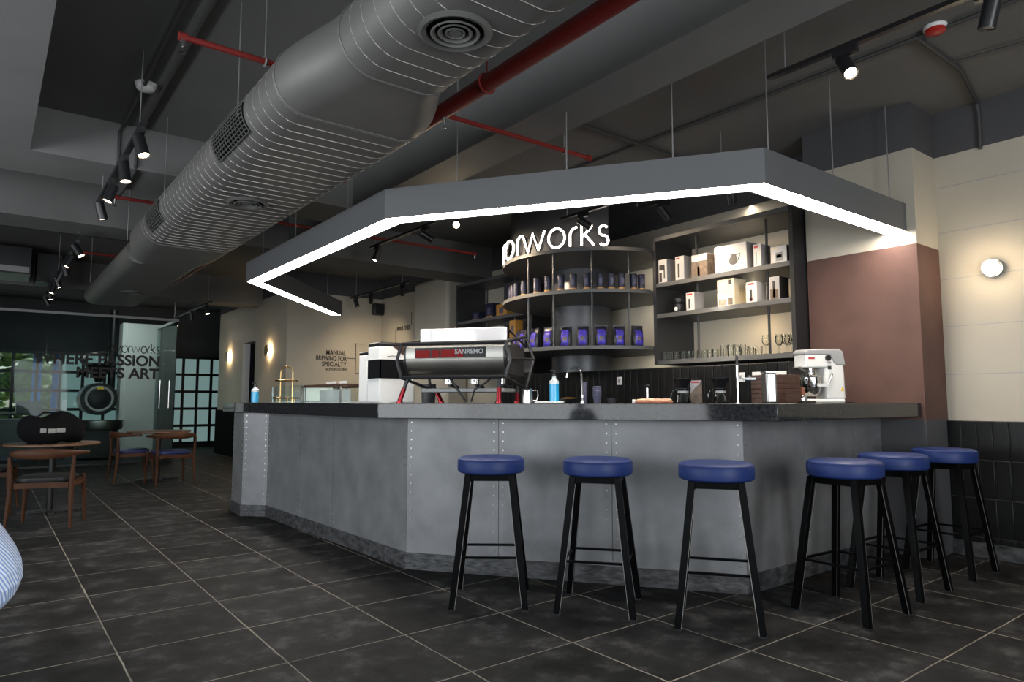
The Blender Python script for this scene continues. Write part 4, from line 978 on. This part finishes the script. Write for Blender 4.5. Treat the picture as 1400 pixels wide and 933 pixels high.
MB().b2(-.08, .08, -.05, .05, 0, .018).b2(-.02, .07, .0, .045, .018, .045).build('base', 'black_satin', t, bevel=.003)
MB().lathe([(0, .018), (.028, .018), (.028, .035), (.010, .045), (.010, .05), (0, .05)], (-.01, -.01, 0), 20).build('press', 'steel', t)
MB().lathe([(0, .05), (.013, .05), (.016, .075), (.014, .10), (0, .104)], (-.01, -.01, 0), 16).build('handle', 'board_wood', t)
t = thing('small_grinder', 'black hand grinder with round knob left of the white mixer', 'grinder', (4.40, 2.60, ZC), 0)
MB().b2(-.05, .05, -.05, .05, 0, .12).build('body', 'black_satin', t, bevel=.006)
MB().cyl((0, -.05, .155), (0, -.02, .155), .018, n=16).cyl((0, 0, .12), (0, 0, .16), .012, n=12).cyl((0, -.02, .155), (0, .01, .155), .008, n=12).build('knob', 'black_satin', t)

# planetary mixer, local -Y is its front (bowl side)
mx_ = thing('stand_mixer', 'white planetary stand mixer with grey top and steel bowl', 'mixer', (4.69, 2.50, ZC), math.radians(-113))
MB().b2(-.075, .075, -.20, .13, 0, .028).build('foot_plate', 'mixer_white', mx_, bevel=.010, seg=3)
MB().extrude([(-.015, .02), (.15, .02), (.142, .26), (.128, .37), (.02, .37), (-.015, .30)], 0, -.065, .065).build('column', 'mixer_white', mx_, bevel=.022, seg=4)
MB().extrude([(-.175, .245), (.02, .245), (.02, .34), (-.175, .34)], 0, -.066, .066).build('motor_head', 'mixer_white', mx_, bevel=.012, seg=3)
MB().extrude([(-.182, .335), (.02, .335), (.05, .28), (.075, .265), (.150, .262), (.132, .365), (.10, .382), (-.16, .375), (-.182, .36)], 0, -.069, .069).build('top_cover', 'mixer_grey', mx_, bevel=.010, seg=3)
MB().cyl((0, -.09, .20), (0, -.09, .25), .022, n=18).build('spindle', 'steel', mx_)
MB().lathe([(0, .045), (.040, .047), (.060, .075), (.068, .12), (.070, .178), (.074, .180), (.066, .178), (.064, .12), (.055, .078), (0, .052)], (0, -.09, 0), 32).build('bowl', 'chrome', mx_)
MB().tube([(.074*math.cos(a), -.09+.074*math.sin(a), .125) for a in [PI*1.0*k/10 - .0 for k in range(11)]], .007, n=8).b2(-.08, -.055, -.09, .0, .115, .135).b2(.055, .08, -.09, .0, .115, .135).build('bowl_yoke', 'mixer_white', mx_)
g = MB()
for k in range(9):
    a = PI + PI*k/8; g.tube([(.025*math.cos(a), -.09+.025*math.sin(a), .222), (.072*math.cos(a), -.09+.072*math.sin(a), .19)], .002, n=5)
g.tube([(.072*math.cos(a), -.09+.072*math.sin(a), .188) for a in [PI+PI*k/10 for k in range(11)]], .003, n=6)
g.extrude([(-.16, .215), (-.215, .245), (-.205, .252), (-.14, .225)], 0, -.03, .03)
g.build('bowl_guard', 'dark_steel', mx_)
MB().cyl((.066, -.0, .315), (.082, -.0, .315), .020, n=18).build('dial', 'black_satin', mx_)
MB().b2(.066, .0675, -.155, -.105, .305, .318).build('badge', 'print_red', mx_)
MB().b2(.065, .0665, .0, .03, .282, .286).build('warning_strip', 'print_red', mx_)
MB().b2(.065, .0665, .0, .03, .235, .26).build('switch_plate', 'print_dark', mx_)
MB().tube([(.07, .03, .21), (.085, .02, .20), (.088, -.01, .14)], .005, n=8).build('lift_lever', 'steel', mx_)
MB().extrude([(.10, .085), (.13, .085), (.115, .115)], 0, .065, .0665).build('warning_label', 'yellow_tag', mx_)
MB().cyl((0, .15, .10), (0, .157, .10), .012, n=12).tube([(0, .155, .05), (.0, .175, .03), (.01, .18, .005), (.02, .25, .004)], .004, n=6).build('power_cord', 'black_satin', mx_)

# sockets on the black tiles
for (y, z, s, lab) in ((4.61, 1.265, .065, 'single white socket plate on the black tiles behind the tap'), (3.27, 1.265, .08, 'left white socket plate above the dark wooden box'), (3.08, 1.265, .16, 'wide white socket plate above the dark wooden box'), (2.92, 1.265, .11, 'white socket plate behind the mixer')):
    t = thing('wall_socket', lab, 'socket', (4.860, y, z-.03))
    MB().b2(-.008, .0, -s/2, s/2, 0, .075).build('plate', 'white_plastic', t, bevel=.002)
    MB().b2(-.010, -.008, -.012, .012, .022, .052).build('switch', 'card_side', t)

# ------------------------------------------------------------------ wall fittings
def sconce(y, z, label):
    t = thing('round_sconce', label, 'wall lamp', (3.87, y, z))
    MB().cyl((0, 0, 0), (-.060, 0, 0), .030, n=20).build('mount', 'black_satin', t)
    MB().cyl((-.060, 0, 0), (-.072, 0, 0), .10, n=32).build('shade_disc', 'gold_metal', t)
    MB().lathe([(.045, 0), (.075, 0), (.075, .010), (.045, .010)], (-.040, 0, 0), 32, Matrix.Rotation(PI/2, 4, 'Y')).build('light_ring', 'sconce_glow', t)
sconce(14.40, 1.97, 'farther round glowing sconce at the left end of the cream wall')
sconce(11.93, 1.95, 'nearer round glowing sconce right of the doorway')
t = thing('bulkhead_lamp', 'round caged bulkhead lamp glowing on the right cream wall', 'wall lamp', (XW, 1.683, 2.004))
RY = Matrix.Rotation(-PI/2, 4, 'Y')
MB().lathe([(0, 0), (.058, 0), (.060, .035), (.050, .040), (0, .040)], n=28, M4=RY).build('base', 'steel', t)
MB().lathe([(.048, .038), (.050, .075), (.040, .095), (0, .102)], n=28, M4=RY).build('glass_dome', 'lamp_dim', t)
g = MB(); g.lathe([(.055, .040), (.060, .040), (.060, .048), (.055, .048)], n=28, M4=RY); g.lathe([(.048, .088), (.053, .088), (.053, .094), (.048, .094)], n=28, M4=RY)
for k in range(4):
    a = PI/4+PI/2*k; g.tube([(-.04, .058*math.cos(a), .058*math.sin(a)), (-.09, .051*math.cos(a), .051*math.sin(a))], .003, n=6)
g.build('cage', 'steel', t)
l = bpy.data.lights.new('bulkhead_light', 'POINT'); l.energy = 2.6; l.color = (1, .78, .50); l.shadow_soft_size = .05
lo = bpy.data.objects.new('bulkhead_light', l); C.objects.link(lo); lo.parent = t; lo.location = (-.17, 0, 0)
t = thing('wall_speaker', 'black wall speaker high on the brewing text wall', 'speaker', (5.46, 11.09, 2.60))
MB().b2(-.10, .10, -.13, -.02, 0, .21).build('cabinet', 'black_satin', t, bevel=.025, seg=3)
MB().b2(-.085, .085, -.134, -.128, .015, .195).build('grille', 'shelf_black', t, bevel=.003)
MB().b2(-.03, .03, -.02, 0, .07, .14).build('bracket', 'black_metal', t)
t = thing('security_camera', 'small white dome camera on the corner of the square column', 'camera', (5.38, 8.29, 2.68))
MB().lathe([(0, .06), (.045, .06), (.045, .02), (.035, 0), (0, -.01)], (0, -.05, 0), 20).b2(-.03, .03, -.05, 0, .02, .07).build('housing', 'white_plastic', t)
MB().ball((0, -.05, -.005), (.028, .028, .028)).build('lens_dome', 'black_gloss', t)

def fit_text(s, wdt, hgt, bold=0.0):
    me = text_mesh(s, 1.0, bold=bold, extrude=.001); xs = [v.co.x for v in me.vertices]; ys = [v.co.y for v in me.vertices]
    me.transform(Matrix.Translation((-min(xs), -min(ys), 0))); 
    me.transform(Matrix.Diagonal((wdt/(max(xs)-min(xs)), hgt/(max(ys)-min(ys)), 1, 1))); return me
def mono_word(mb, x0, z0, y, xh, th, word='savorworks', wdt=None, axis='x', gap=.22):
    adv = sum(GLYPH[c][1] for c in word.replace('rw', 'R')) + gap*(len(word.replace('rw', 'R'))-1); k = (wdt/adv) if wdt else xh
    x = x0
    for c in word.replace('rw', 'R'):
        for st in GLYPH[c][0]: mb.tube([(x+u*k, y, z0+v*xh) for u, v in st], th, n=5)
        x += (GLYPH[c][1]+gap)*k
    return mb
# text on the brewing wall
YB = 11.088
for s, x0, x1, z0, z1, lab in (('MANUAL', 4.547, 4.905, 1.862, 1.945, 'black word MANUAL on the far cream wall'), ('BREWING FOR', 4.37, 4.917, 1.762, 1.845, 'black words BREWING FOR on the far cream wall'), ('SPECIALTY', 4.474, 4.917, 1.665, 1.745, 'black word SPECIALTY on the far cream wall')):
    text_obj('wall_lettering', fit_text(s, x1-x0, z1-z0, .006), 1, 'lettering', (x0, YB, z0), (1, 0, 0), label=lab, cat='lettering')
o = mono_word(MB(), 4.545, 1.60, YB, .036, .0035, wdt=.375).build('wall_lettering', 'lettering'); tag(o, 'small thin lower case word under SPECIALTY on the far wall', 'lettering')
o = MB().b2(4.93, 5.09, YB, 11.1, 1.815, 1.822).b2(5.08, 5.088, YB, 11.1, 1.56, 2.08).b2(5.08, 5.22, YB, 11.1, 2.075, 2.082).b2(5.08, 5.22, YB, 11.1, 1.56, 1.567).build('wall_line', 'lettering'); tag(o, 'thin black bracket line drawn right of the brewing words', 'line drawing')
text_obj('wall_lettering', fit_text('POUR OVER', .46, .075, .014), 1, 'lettering', (XW-.006, 10.49, 2.275), (0, -1, 0), label='black words POUR OVER on the wall left of the square column', cat='lettering')
o = MB().b2(XW-.004, XW, 10.545, 10.552, 2.0, 2.31).b2(XW-.004, XW, 10.50, 10.55, 2.305, 2.312).b2(XW-.004, XW, 9.99, 10.0, 2.34, 2.56).build('wall_line', 'lettering'); tag(o, 'thin black lines around the words POUR OVER', 'line drawing')

# ------------------------------------------------------------------ bar stools
def stool():
    t = thing('bar_stool', 'x', 'bar stool', (0, 0, 0))
    R = .185; H0, H1 = .69, .775
    MB().lathe([(0, H0), (R-.012, H0), (R-.002, H0+.008), (R, H0+.02), (R, H1-.024), (R-.006, H1-.010), (R-.022, H1-.001), (R*.6, H1+.002), (0, H1+.001)], n=56).build('seat', 'blue_leather', t)
    s = t.children[0]
    MB().tube([((R-.003)*math.cos(a), (R-.003)*math.sin(a), H1-.016) for a in [2*PI*k/56 for k in range(56)]], .0025, n=5, closed=True).build('piping', 'blue_leather', s)
    a = .116; f = .190
    fr_ = MB()
    for p, q in (((-a, -a), (a, -a)), ((a, -a), (a, a)), ((a, a), (-a, a)), ((-a, a), (-a, -a))):
        fr_.bar((p[0], p[1], H0-.018), (q[0], q[1], H0-.018), .022, .036)
    fr_.bar((-a, -a, H0-.012), (a, a, H0-.012), .03, .01).bar((-a, a, H0-.012), (a, -a, H0-.012), .03, .01)
    fr_.build('seat_frame', 'stool_steel', t)
    for sx in (-1, 1):
        for sy in (-1, 1):
            top = Vector((a*sx, a*sy, H0-.001)); bot = Vector((f*sx, f*sy, 0))
            m = MB(); h = .0165
            ax = [(-h, -h), (h, -h), (h, h), (-h, h)]
            m.loft([[(bot.x+u*1.0, bot.y+v, .006) for u, v in ax], [(top.x+u, top.y+v, top.z) for u, v in ax]])
            l = m.build('leg', 'stool_steel', t, bevel=.002)
            MB().b2(bot.x-h-.002, bot.x+h+.002, bot.y-h-.002, bot.y+h+.002, 0, .008).build('foot_pad', 'black_satin', l)
            e = MB(); u, v = (-h*1.0, -h*1.0) if sy < 0 else (h, h)
            e.tube([(bot.x+h*.98*sx*-1, bot.y-h*.98, .01), (top.x+h*.98*sx*-1, top.y-h*.98, top.z-.04)], .0011, n=4).build('worn_edge', 'worn_edge', l)
    for z, rots in ((.262, (0, 1, 2, 3)),):
        g = f+(a-f)*z/H0
        for k in rots:
            p = [(-g, -g), (g, -g), (g, g), (-g, g)][k]; q = [(g, -g), (g, g), (-g, g), (-g, -g)][k]
            MB().bar((p[0], p[1], z), (q[0], q[1], z), .012, .012).build('foot_rail', 'stool_steel', t)
    return t
st0 = stool()
STOOLS = [(2.237, 3.10, -39.5, 'blue round bar stool farthest left, before the widest riveted panel'), (2.62, 2.655, -52, 'second blue bar stool from the left along the bar front'),
          (2.925, 2.125, -54.5, 'blue bar stool standing at the front corner of the bar'), (3.572, 1.80, -3, 'first blue bar stool round the corner, before the dark side of the bar'),
          (4.207, 1.835, 0, 'middle blue bar stool on the dark side of the bar'), (4.925, 1.83, 0, 'blue bar stool farthest right, nearest the tiled wall')]
for i, (x, y, a, lab) in enumerate(STOOLS):
    if i == 0: st0.location = (x, y, 0); st0.rotation_euler = (0, 0, math.radians(a)); st0['label'] = lab; st0['group'] = 'blue bar stools along the bar'
    else: dup(st0, (x, y, 0), math.radians(a), lab, 'blue bar stools along the bar')

# ------------------------------------------------------------------ elbow chairs and tables
def elbow_chair(seat_m):
    t = thing('elbow_chair', 'x', 'chair', (0, 0, 0))         # faces local +Y
    def ring(z, w, d, n=24): return [(math.copysign(abs(math.cos(2*PI*k/n))**.6, math.cos(2*PI*k/n))*w, math.copysign(abs(math.sin(2*PI*k/n))**.6, math.sin(2*PI*k/n))*d, z) for k in range(n)]
    MB().loft([ring(.385, .205, .195), ring(.40, .215, .205), ring(.425, .215, .205), ring(.438, .19, .18)]).build('seat', seat_m, t)
    fr_ = MB().bar((-.20, -.19, .365), (.20, -.19, .365), .022, .045).bar((-.21, .19, .365), (.21, .19, .365), .022, .045).bar((-.21, -.19, .365), (-.215, .19, .365), .022, .045).bar((.21, -.19, .365), (.215, .19, .365), .022, .045)
    fr_.build('seat_frame', 'wood', t)
    for sx in (-1, 1):
        MB().tube([(.235*sx, -.235, 0), (.222*sx, -.205, .30), (.225*sx, -.20, .42), (.235*sx, -.215, .61)], [.012, .020, .020, .013], n=10).build('leg', 'wood', t)
        MB().tube([(.240*sx, .235, 0), (.225*sx, .205, .30), (.222*sx, .20, .42)], [.012, .020, .017], n=10).build('leg', 'wood', t)
    pts = []; m = MB(); rings = []
    for k in range(25):
        a = math.radians(-8 + 196*k/24); cxx = -.285*math.cos(a); cyy = .02 - .275*math.sin(a)
        hgt = .016 + .030*max(0, math.sin(a))**2; thk = .012+.006*math.sin(max(0, min(PI, a))); z = .625 + .008*math.sin(a)
        n = Vector((-math.cos(a), -math.sin(a), 0)); c = Vector((cxx, cyy, z))
        rings.append([tuple(c + n*thk*math.cos(b) + Vector((0, 0, hgt*math.sin(b)))) for b in [2*PI*j/10 for j in range(10)]])
    m.loft(rings).build('back_rail', 'wood', t)
    return t
ch0 = elbow_chair('black_leather'); ch1 = elbow_chair('navy_seat')
def aimrz(x, y, tx, ty): return math.atan2(ty-y, tx-x) - PI/2
def put(o, x, y, tx, ty, lab, grp='brown wooden elbow chairs'):
    o.location = (x, y, 0); o.rotation_euler = (0, 0, aimrz(x, y, tx, ty)); o['label'] = lab; o['group'] = grp
put(ch0, .475, 7.28, .66, 7.85, 'wooden elbow chair with black seat, nearest at the left edge, its back turned')
put(ch1, 1.97, 9.92, 1.90, 10.6, 'wooden elbow chair with navy seat before the small round table')
for (x, y, tx, ty, lab, src) in ((1.60, 10.52, 2.2, 10.55, 'wooden elbow chair at the left side of the small round table', ch1), (0.05, 8.55, .7, 8.45, 'wooden elbow chair at the left table, left of the black bag', ch0)):
    d = copy_tree(src); put(d, x, y, tx, ty, lab)
def table(x, y, r, lab):
    t = thing('round_table', lab, 'table', (x, y, 0))
    MB().lathe([(0, .645), (r-.02, .645), (r, .655), (r, .668), (r-.005, .672), (0, .672)], n=48).build('tabletop', 'wood_table', t)
    MB().cyl((0, 0, .02), (0, 0, .645), .028, n=16).build('column', 'black_metal', t)
    MB().bar((-.26, 0, .014), (.26, 0, .014), .05, .025).bar((0, -.26, .014), (0, .26, .014), .05, .025).build('foot_cross', 'black_metal', t, bevel=.003)
table(.55, 8.10, .40, 'round wooden table at the left edge with the black bag on it')
t = thing('side_table', 'low pale square table at the right edge of the picture', 'table', (4.30, .89, 0))
MB().b2(-.27, .27, -.27, .27, .395, .42).build('tabletop', 'card_cream', t, bevel=.004)
for sx in (-1, 1):
    for sy in (-1, 1): MB().b2(.22*sx-.015, .22*sx+.015, .22*sy-.015, .22*sy+.015, 0, .395).build('leg', 'black_metal', t)
table(1.93, 10.50, .40, 'small round wooden table by the glass partition')
bg = thing('shoulder_bag', 'bulky black bag with a pale print lying on the left table', 'bag', (.53, 8.02, .672), .3)
m = MB().ball((0, 0, .13), (.29, .17, .16), u=28, v=16)
for v in m.bm.verts:
    v.co.x = .29*math.copysign(abs(v.co.x/.29)**.62, v.co.x); v.co.z = .13+.15*math.copysign(abs((v.co.z-.13)/.16)**.8, v.co.z-.13) + .02*math.sin(v.co.x*21)
    v.co.z += .015*math.sin(v.co.x*14+v.co.y*9); v.co.z = max(v.co.z, .0)
m.build('body', 'black_cloth', bg)
MB().tube([(-.2, 0, .2), (-.1, -.05, .30), (.1, -.05, .29), (.2, 0, .18)], .010, n=8).build('strap', 'black_cloth', bg)
for k, (x, z, w) in enumerate(((-.13, .13, .03), (-.06, .125, .04), (.02, .13, .05))):
    MB().b2(x-w, x+w*.6, -.172+.012*k*0, -.15, z-.025, z+.02).build('print', 'print_grey', bg, bevel=.006)

# ------------------------------------------------------------------ glass partition and the roastery behind
gp = thing('glass_partition', 'frameless glass partition with black lettering in front of the roastery', 'glass partition', (0.5, 13.5, 0))
xs = [-3.7, -2.6, -1.5, -.4, .75, 1.9, 2.70]
for a, b in zip(xs, xs[1:]): MB().b2(a+.003, b-.003, 13.495, 13.507, .03, 2.52).build('glass_panel', 'pane_glass', gp, world=True)
for a, b in zip((13.51, 14.8, 16.1), (14.795, 16.095, 17.45)): MB().b2(2.694, 2.706, a, b, .03, 2.52).build('glass_panel', 'pane_glass', gp, world=True)
MB().b2(-3.7, 2.72, 13.48, 13.52, 2.52, 2.56).b2(2.68, 2.72, 13.5, 17.5, 2.52, 2.56).build('top_rail', 'mixer_grey', gp, world=True)
MB().b2(-3.7, 2.72, 13.48, 13.52, 0, .03).b2(2.68, 2.72, 13.5, 17.5, 0, .03).build('floor_rail', 'black_metal', gp, world=True)
for s, x0, x1, z0, z1 in (('WHERE PASSION', .575, 2.43, 1.685, 1.88), ('MEETS ART', 1.18, 2.43, 1.465, 1.655)):
    text_obj('lettering', fit_text(s, x1-x0, z1-z0, .032), 1, 'lettering', (x0, 13.485, z0), (1, 0, 0), parent=gp)
mono_word(MB(), 1.56, 1.92, 13.488, .115, .0085, wdt=.86).build('lettering', 'lettering', gp, world=True)
MB().cyl((2.60, 13.47, .95), (2.60, 13.47, 1.45), .014, n=12).cyl((2.60, 13.46, 1.0), (2.60, 13.50, 1.0), .008, n=8).cyl((2.60, 13.46, 1.4), (2.60, 13.50, 1.4), .008, n=8).build('door_handle', 'steel', gp, world=True)
MB().cyl((2.45, 13.47, .95), (2.45, 13.47, 1.45), .014, n=12).cyl((2.45, 13.46, 1.0), (2.45, 13.50, 1.0), .008, n=8).cyl((2.45, 13.46, 1.4), (2.45, 13.50, 1.4), .008, n=8).build('door_handle', 'steel', gp, world=True)
struct('wall_block', MB().b2(2.08, 2.92, 15.3, 15.75, 0, 2.62), 'white_paint')
MB_ = MB().b2(-3.8, 3.86, 13.5, 17.5, 2.95, 3.0)
ro = thing('coffee_roaster', 'large black drum coffee roaster with round steel door behind the glass', 'coffee roaster', (1.72, 15.3, 0))
MB().b2(-.32, .32, -.15, .45, 0, .70).build('cabinet', 'black_satin', ro, bevel=.01)
MB().cyl((0, -.14, 1.12), (0, .60, 1.12), .31, n=36).build('drum', 'black_metal', ro, bevel=.01)
MB().lathe([(.20, 0), (.245, 0), (.245, .02), (.235, .03), (.20, .02)], (0, -.15, 1.12), 36, Matrix.Rotation(PI/2, 4, 'X')).build('door_ring', 'print_grey', ro)
MB().cyl((0, -.15, 1.12), (0, -.17, 1.12), .20, n=30).build('drum_door', 'black_gloss', ro)
MB().lathe([(.06, 1.44), (.10, 1.55), (.24, 1.75), (.25, 1.80), (.22, 1.78), (.05, 1.48)], (0, .1, 0), 24).build('hopper', 'black_metal', ro)
MB().cyl((.25, .4, 1.3), (.25, .4, 2.9), .07, n=16).build('flue', 'black_metal', ro)
MB().lathe([(0, .55), (.36, .55), (.38, .60), (.38, .72), (.36, .72), (.36, .60), (0, .58)], (-.0, -.45, 0), 32).build('cooling_tray', 'dark_steel', ro)
MB().b2(-.05, .06, -.185, -.17, 1.30, 1.34).build('label', 'yellow_tag', ro)
MB().b2(-.36, .36, -.30, -.12, .68, .72).build('shelf', 'black_metal', ro)
wb = thing('roastery_workbench', 'black workbench with equipment left of the roaster behind the glass', 'workbench', (.2, 15.6, 0))
MB().b2(-1.2, 1.05, -.3, .3, .82, .86).build('benchtop', 'black_metal', wb)
for sx in (-1.15, -.05, 1.0):
    for sy in (-.27, .27): MB().b2(sx-.02, sx+.02, sy-.02, sy+.02, 0, .82).build('leg', 'black_metal', wb)
MB().b2(-.1, .9, -.25, .25, .1, .75).build('cupboard', 'black_satin', wb)
for (x0, x1, y0, y1, z0, z1, mm, nm, lab) in ((.45, .85, 15.45, 15.8, .86, 1.08, 'black_satin', 'sample_box', 'black box with yellow stickers on the roastery bench'), (-.25, .15, 15.5, 15.8, .86, 1.12, 'black_satin', 'sample_box', 'black box at the left of the roastery bench'), (1.14, 1.22, 15.35, 15.43, .86, 1.10, 'clear_plastic', 'glass_jar', 'pale jar beside the roaster drum')):
    o = MB().b2(x0, x1, y0, y1, z0, z1).build(nm, mm, bevel=.004); tag(o, lab, nm.split('_')[1])
# blue-wrapped posts and shrubs outside the opening, lawn and parked car
for x, lab in ((.86, 'left blue painted post outside the far opening'), (1.22, 'right blue painted post outside the far opening')):
    o = MB().cyl((x, 18.1, 0), (x, 18.1, 2.12), .085, n=14).build('blue_post', 'blue_pillar'); tag(o, lab, 'post')
o = MB().b2(-10, 12, 22.0, 40, -.15, -.02).b2(-10, 12, 17.8, 22.0, -.16, -.13).build('lawn', 'lawn'); tag(o, 'sunlit green lawn seen far away through the roastery glass', 'grass', kind='structure')
random.seed(3)
def shrub(x, y, s, lab):
    t = thing('garden_shrub', lab, 'shrub', (x, y, -.02)); m = MB()
    for k in range(70):
        a = random.uniform(0, 2*PI); e = random.uniform(.15, 1); r = s*random.uniform(.4, 1)
        m.ball((r*math.cos(a)*.9, r*math.sin(a)*.9, s*(.35+.9*e)), (s*.16, s*.16, s*.10), rz=a, u=6, v=4)
    m.build('foliage', 'foliage', t); MB().cyl((0, 0, 0), (0, 0, s*.7), .05, .03, n=8).build('stem', 'wood', t)
shrub(.75, 24.5, .75, 'left leafy shrub on the lawn beyond the far opening'); shrub(2.2, 26, 1.1, 'larger leafy shrub on the lawn beyond the far opening'); shrub(-.6, 28, 1.3, 'far left leafy shrub on the lawn beyond the opening'); shrub(1.4, 34, 2.4, 'tall tree-like shrub farthest away on the lawn')
l = bpy.data.lights.new('garden_sun', 'SUN'); l.energy = 5.0; l.angle = .05; l.color = (1, .97, .9)
lo = bpy.data.objects.new('garden_sun', l); C.objects.link(lo); lo.rotation_euler = (math.radians(38), 0, math.radians(150)); lo.location = (0, 30, 10)
# air handling unit hung in the dark far left bay
ah = thing('air_handling_unit', 'black air handling unit hung in the dark bay at far left', 'air conditioner', (.35, 11.6, 2.75))
MB().b2(-.45, .05, -.3, .5, .05, .42).build('casing', 'black_satin', ah, bevel=.005)
MB().b2(-.43, .03, -.305, -.30, .07, .15).build('label_plate', 'print_grey', ah)
MB().b2(.12, .42, -.1, .4, .0, .40).build('plenum', 'black_metal', ah, bevel=.005)

# ------------------------------------------------------------------ seated person at the left edge, mostly out of the frame
def skin_mesh(name, m, pts, edges, root, parent, sub=2):
    me = bpy.data.meshes.new(name); me.from_pydata([p[:3] for p in pts], edges, []); me.materials.append(M[m])
    o = bpy.data.objects.new(name, me); C.objects.link(o); o.parent = parent
    o.modifiers.new('skin', 'SKIN'); sv = me.skin_vertices[0].data if me.skin_vertices else None
    if sv is None:
        bpy.context.view_layer.objects.active = o; sv = me.skin_vertices[0].data
    for i, p in enumerate(pts):
        r = p[3]; sv[i].radius = (r, r) if not isinstance(r, tuple) else r; sv[i].use_root = (i == root)
    s = o.modifiers.new('sub', 'SUBSURF'); s.levels = sub; s.render_levels = sub
    for pl in me.polygons: pl.use_smooth = True
    return o
pe = thing('person', 'person in a blue and white striped shirt seated at the left edge', 'person', (-.245, 1.50, 0))
P = [(0, 0, .50, .13), (0, -.01, .62, .125), (0, -.01, .76, .14), (0, 0, .90, .145), (0, .0, 1.0, .07), (0, .02, 1.06, .055),
     (.16, 0, .945, .062), (.285, -.055, .775, .056), (.13, .15, .66, .040),
     (-.16, 0, .945, .062), (-.24, -.02, .75, .048), (-.12, .20, .64, .038)]
E_ = [(0, 1), (1, 2), (2, 3), (3, 4), (4, 5), (3, 6), (6, 7), (7, 8), (3, 9), (9, 10), (10, 11)]
skin_mesh('shirt', 'striped_shirt', P[:5]+P[6:], [(0, 1), (1, 2), (2, 3), (3, 4), (3, 5), (5, 6), (6, 7), (3, 8), (8, 9), (9, 10)], 0, pe)
skin_mesh('trousers', 'trousers', [(0, 0, .50, .125), (.10, .04, .49, .085), (.13, .42, .46, .062), (.13, .44, .10, .045), (-.10, .04, .49, .085), (-.13, .42, .46, .062), (-.13, .44, .10, .045)], [(0, 1), (1, 2), (2, 3), (0, 4), (4, 5), (5, 6)], 0, pe)
for s in (-1, 1):
    MB().ball((.13*s, .49, .045), (.045, .12, .045)).build('shoe', 'black_leather', pe)
bd = skin_mesh('head_and_neck', 'skin', [(0, .01, 1.0, .052), (0, .02, 1.08, .052), (0, .035, 1.16, .080), (0, .04, 1.22, .075)], [(0, 1), (1, 2), (2, 3)], 0, pe)
h = MB().ball((0, .03, 1.20), (.088, .100, .085), u=24, v=16)
for v in list(h.bm.verts):
    if v.co.y > .09 and v.co.z < 1.24: v.co.y = .09 + (v.co.y-.09)*.2
h.build('hair', 'hair', pe)
for s in (-1, 1):
    MB().ball((.028*s, .112, 1.165), (.011, .007, .007)).build('eye', 'white_ceramic', pe)
    MB().ball((.084*s, .03, 1.155), (.010, .018, .028)).build('ear', 'skin', pe)
    e0 = Vector((.13, .15, .66)) if s > 0 else Vector((-.12, .20, .64)); pts = [(e0.x, e0.y, e0.z, .030), (e0.x-.01*s, e0.y+.05, e0.z-.015, .030), (e0.x-.02*s, e0.y+.10, e0.z-.03, .034)]; ed = [(0, 1), (1, 2)]
    for k in range(4):
        b = len(pts); off_ = (-.030+.020*k); L_ = (.06, .07, .066, .052)[k]
        pts += [(e0.x-.02*s+off_, e0.y+.13, e0.z-.035, .0095), (e0.x-.02*s+off_*1.1, e0.y+.13+L_*.5, e0.z-.045, .009), (e0.x-.02*s+off_*1.1, e0.y+.13+L_*.85, e0.z-.065, .008)]
        ed += [(2, b), (b, b+1), (b+1, b+2)]
    b = len(pts); pts += [(e0.x-.055*s, e0.y+.09, e0.z-.03, .011), (e0.x-.070*s, e0.y+.13, e0.z-.045, .010)]; ed += [(1, b), (b, b+1)]
    skin_mesh('hand', 'skin', pts, ed, 0, pe, sub=1)
MB().ball((0, .122, 1.145), (.012, .016, .018)).build('nose', 'skin', pe)
MB().ball((0, .108, 1.115), (.024, .008, .006)).build('mouth', 'boiler_red', pe)
d = copy_tree(ch0); put(d, -.27, 1.50, -.27, 2.2, 'wooden elbow chair under the person at the left edge')
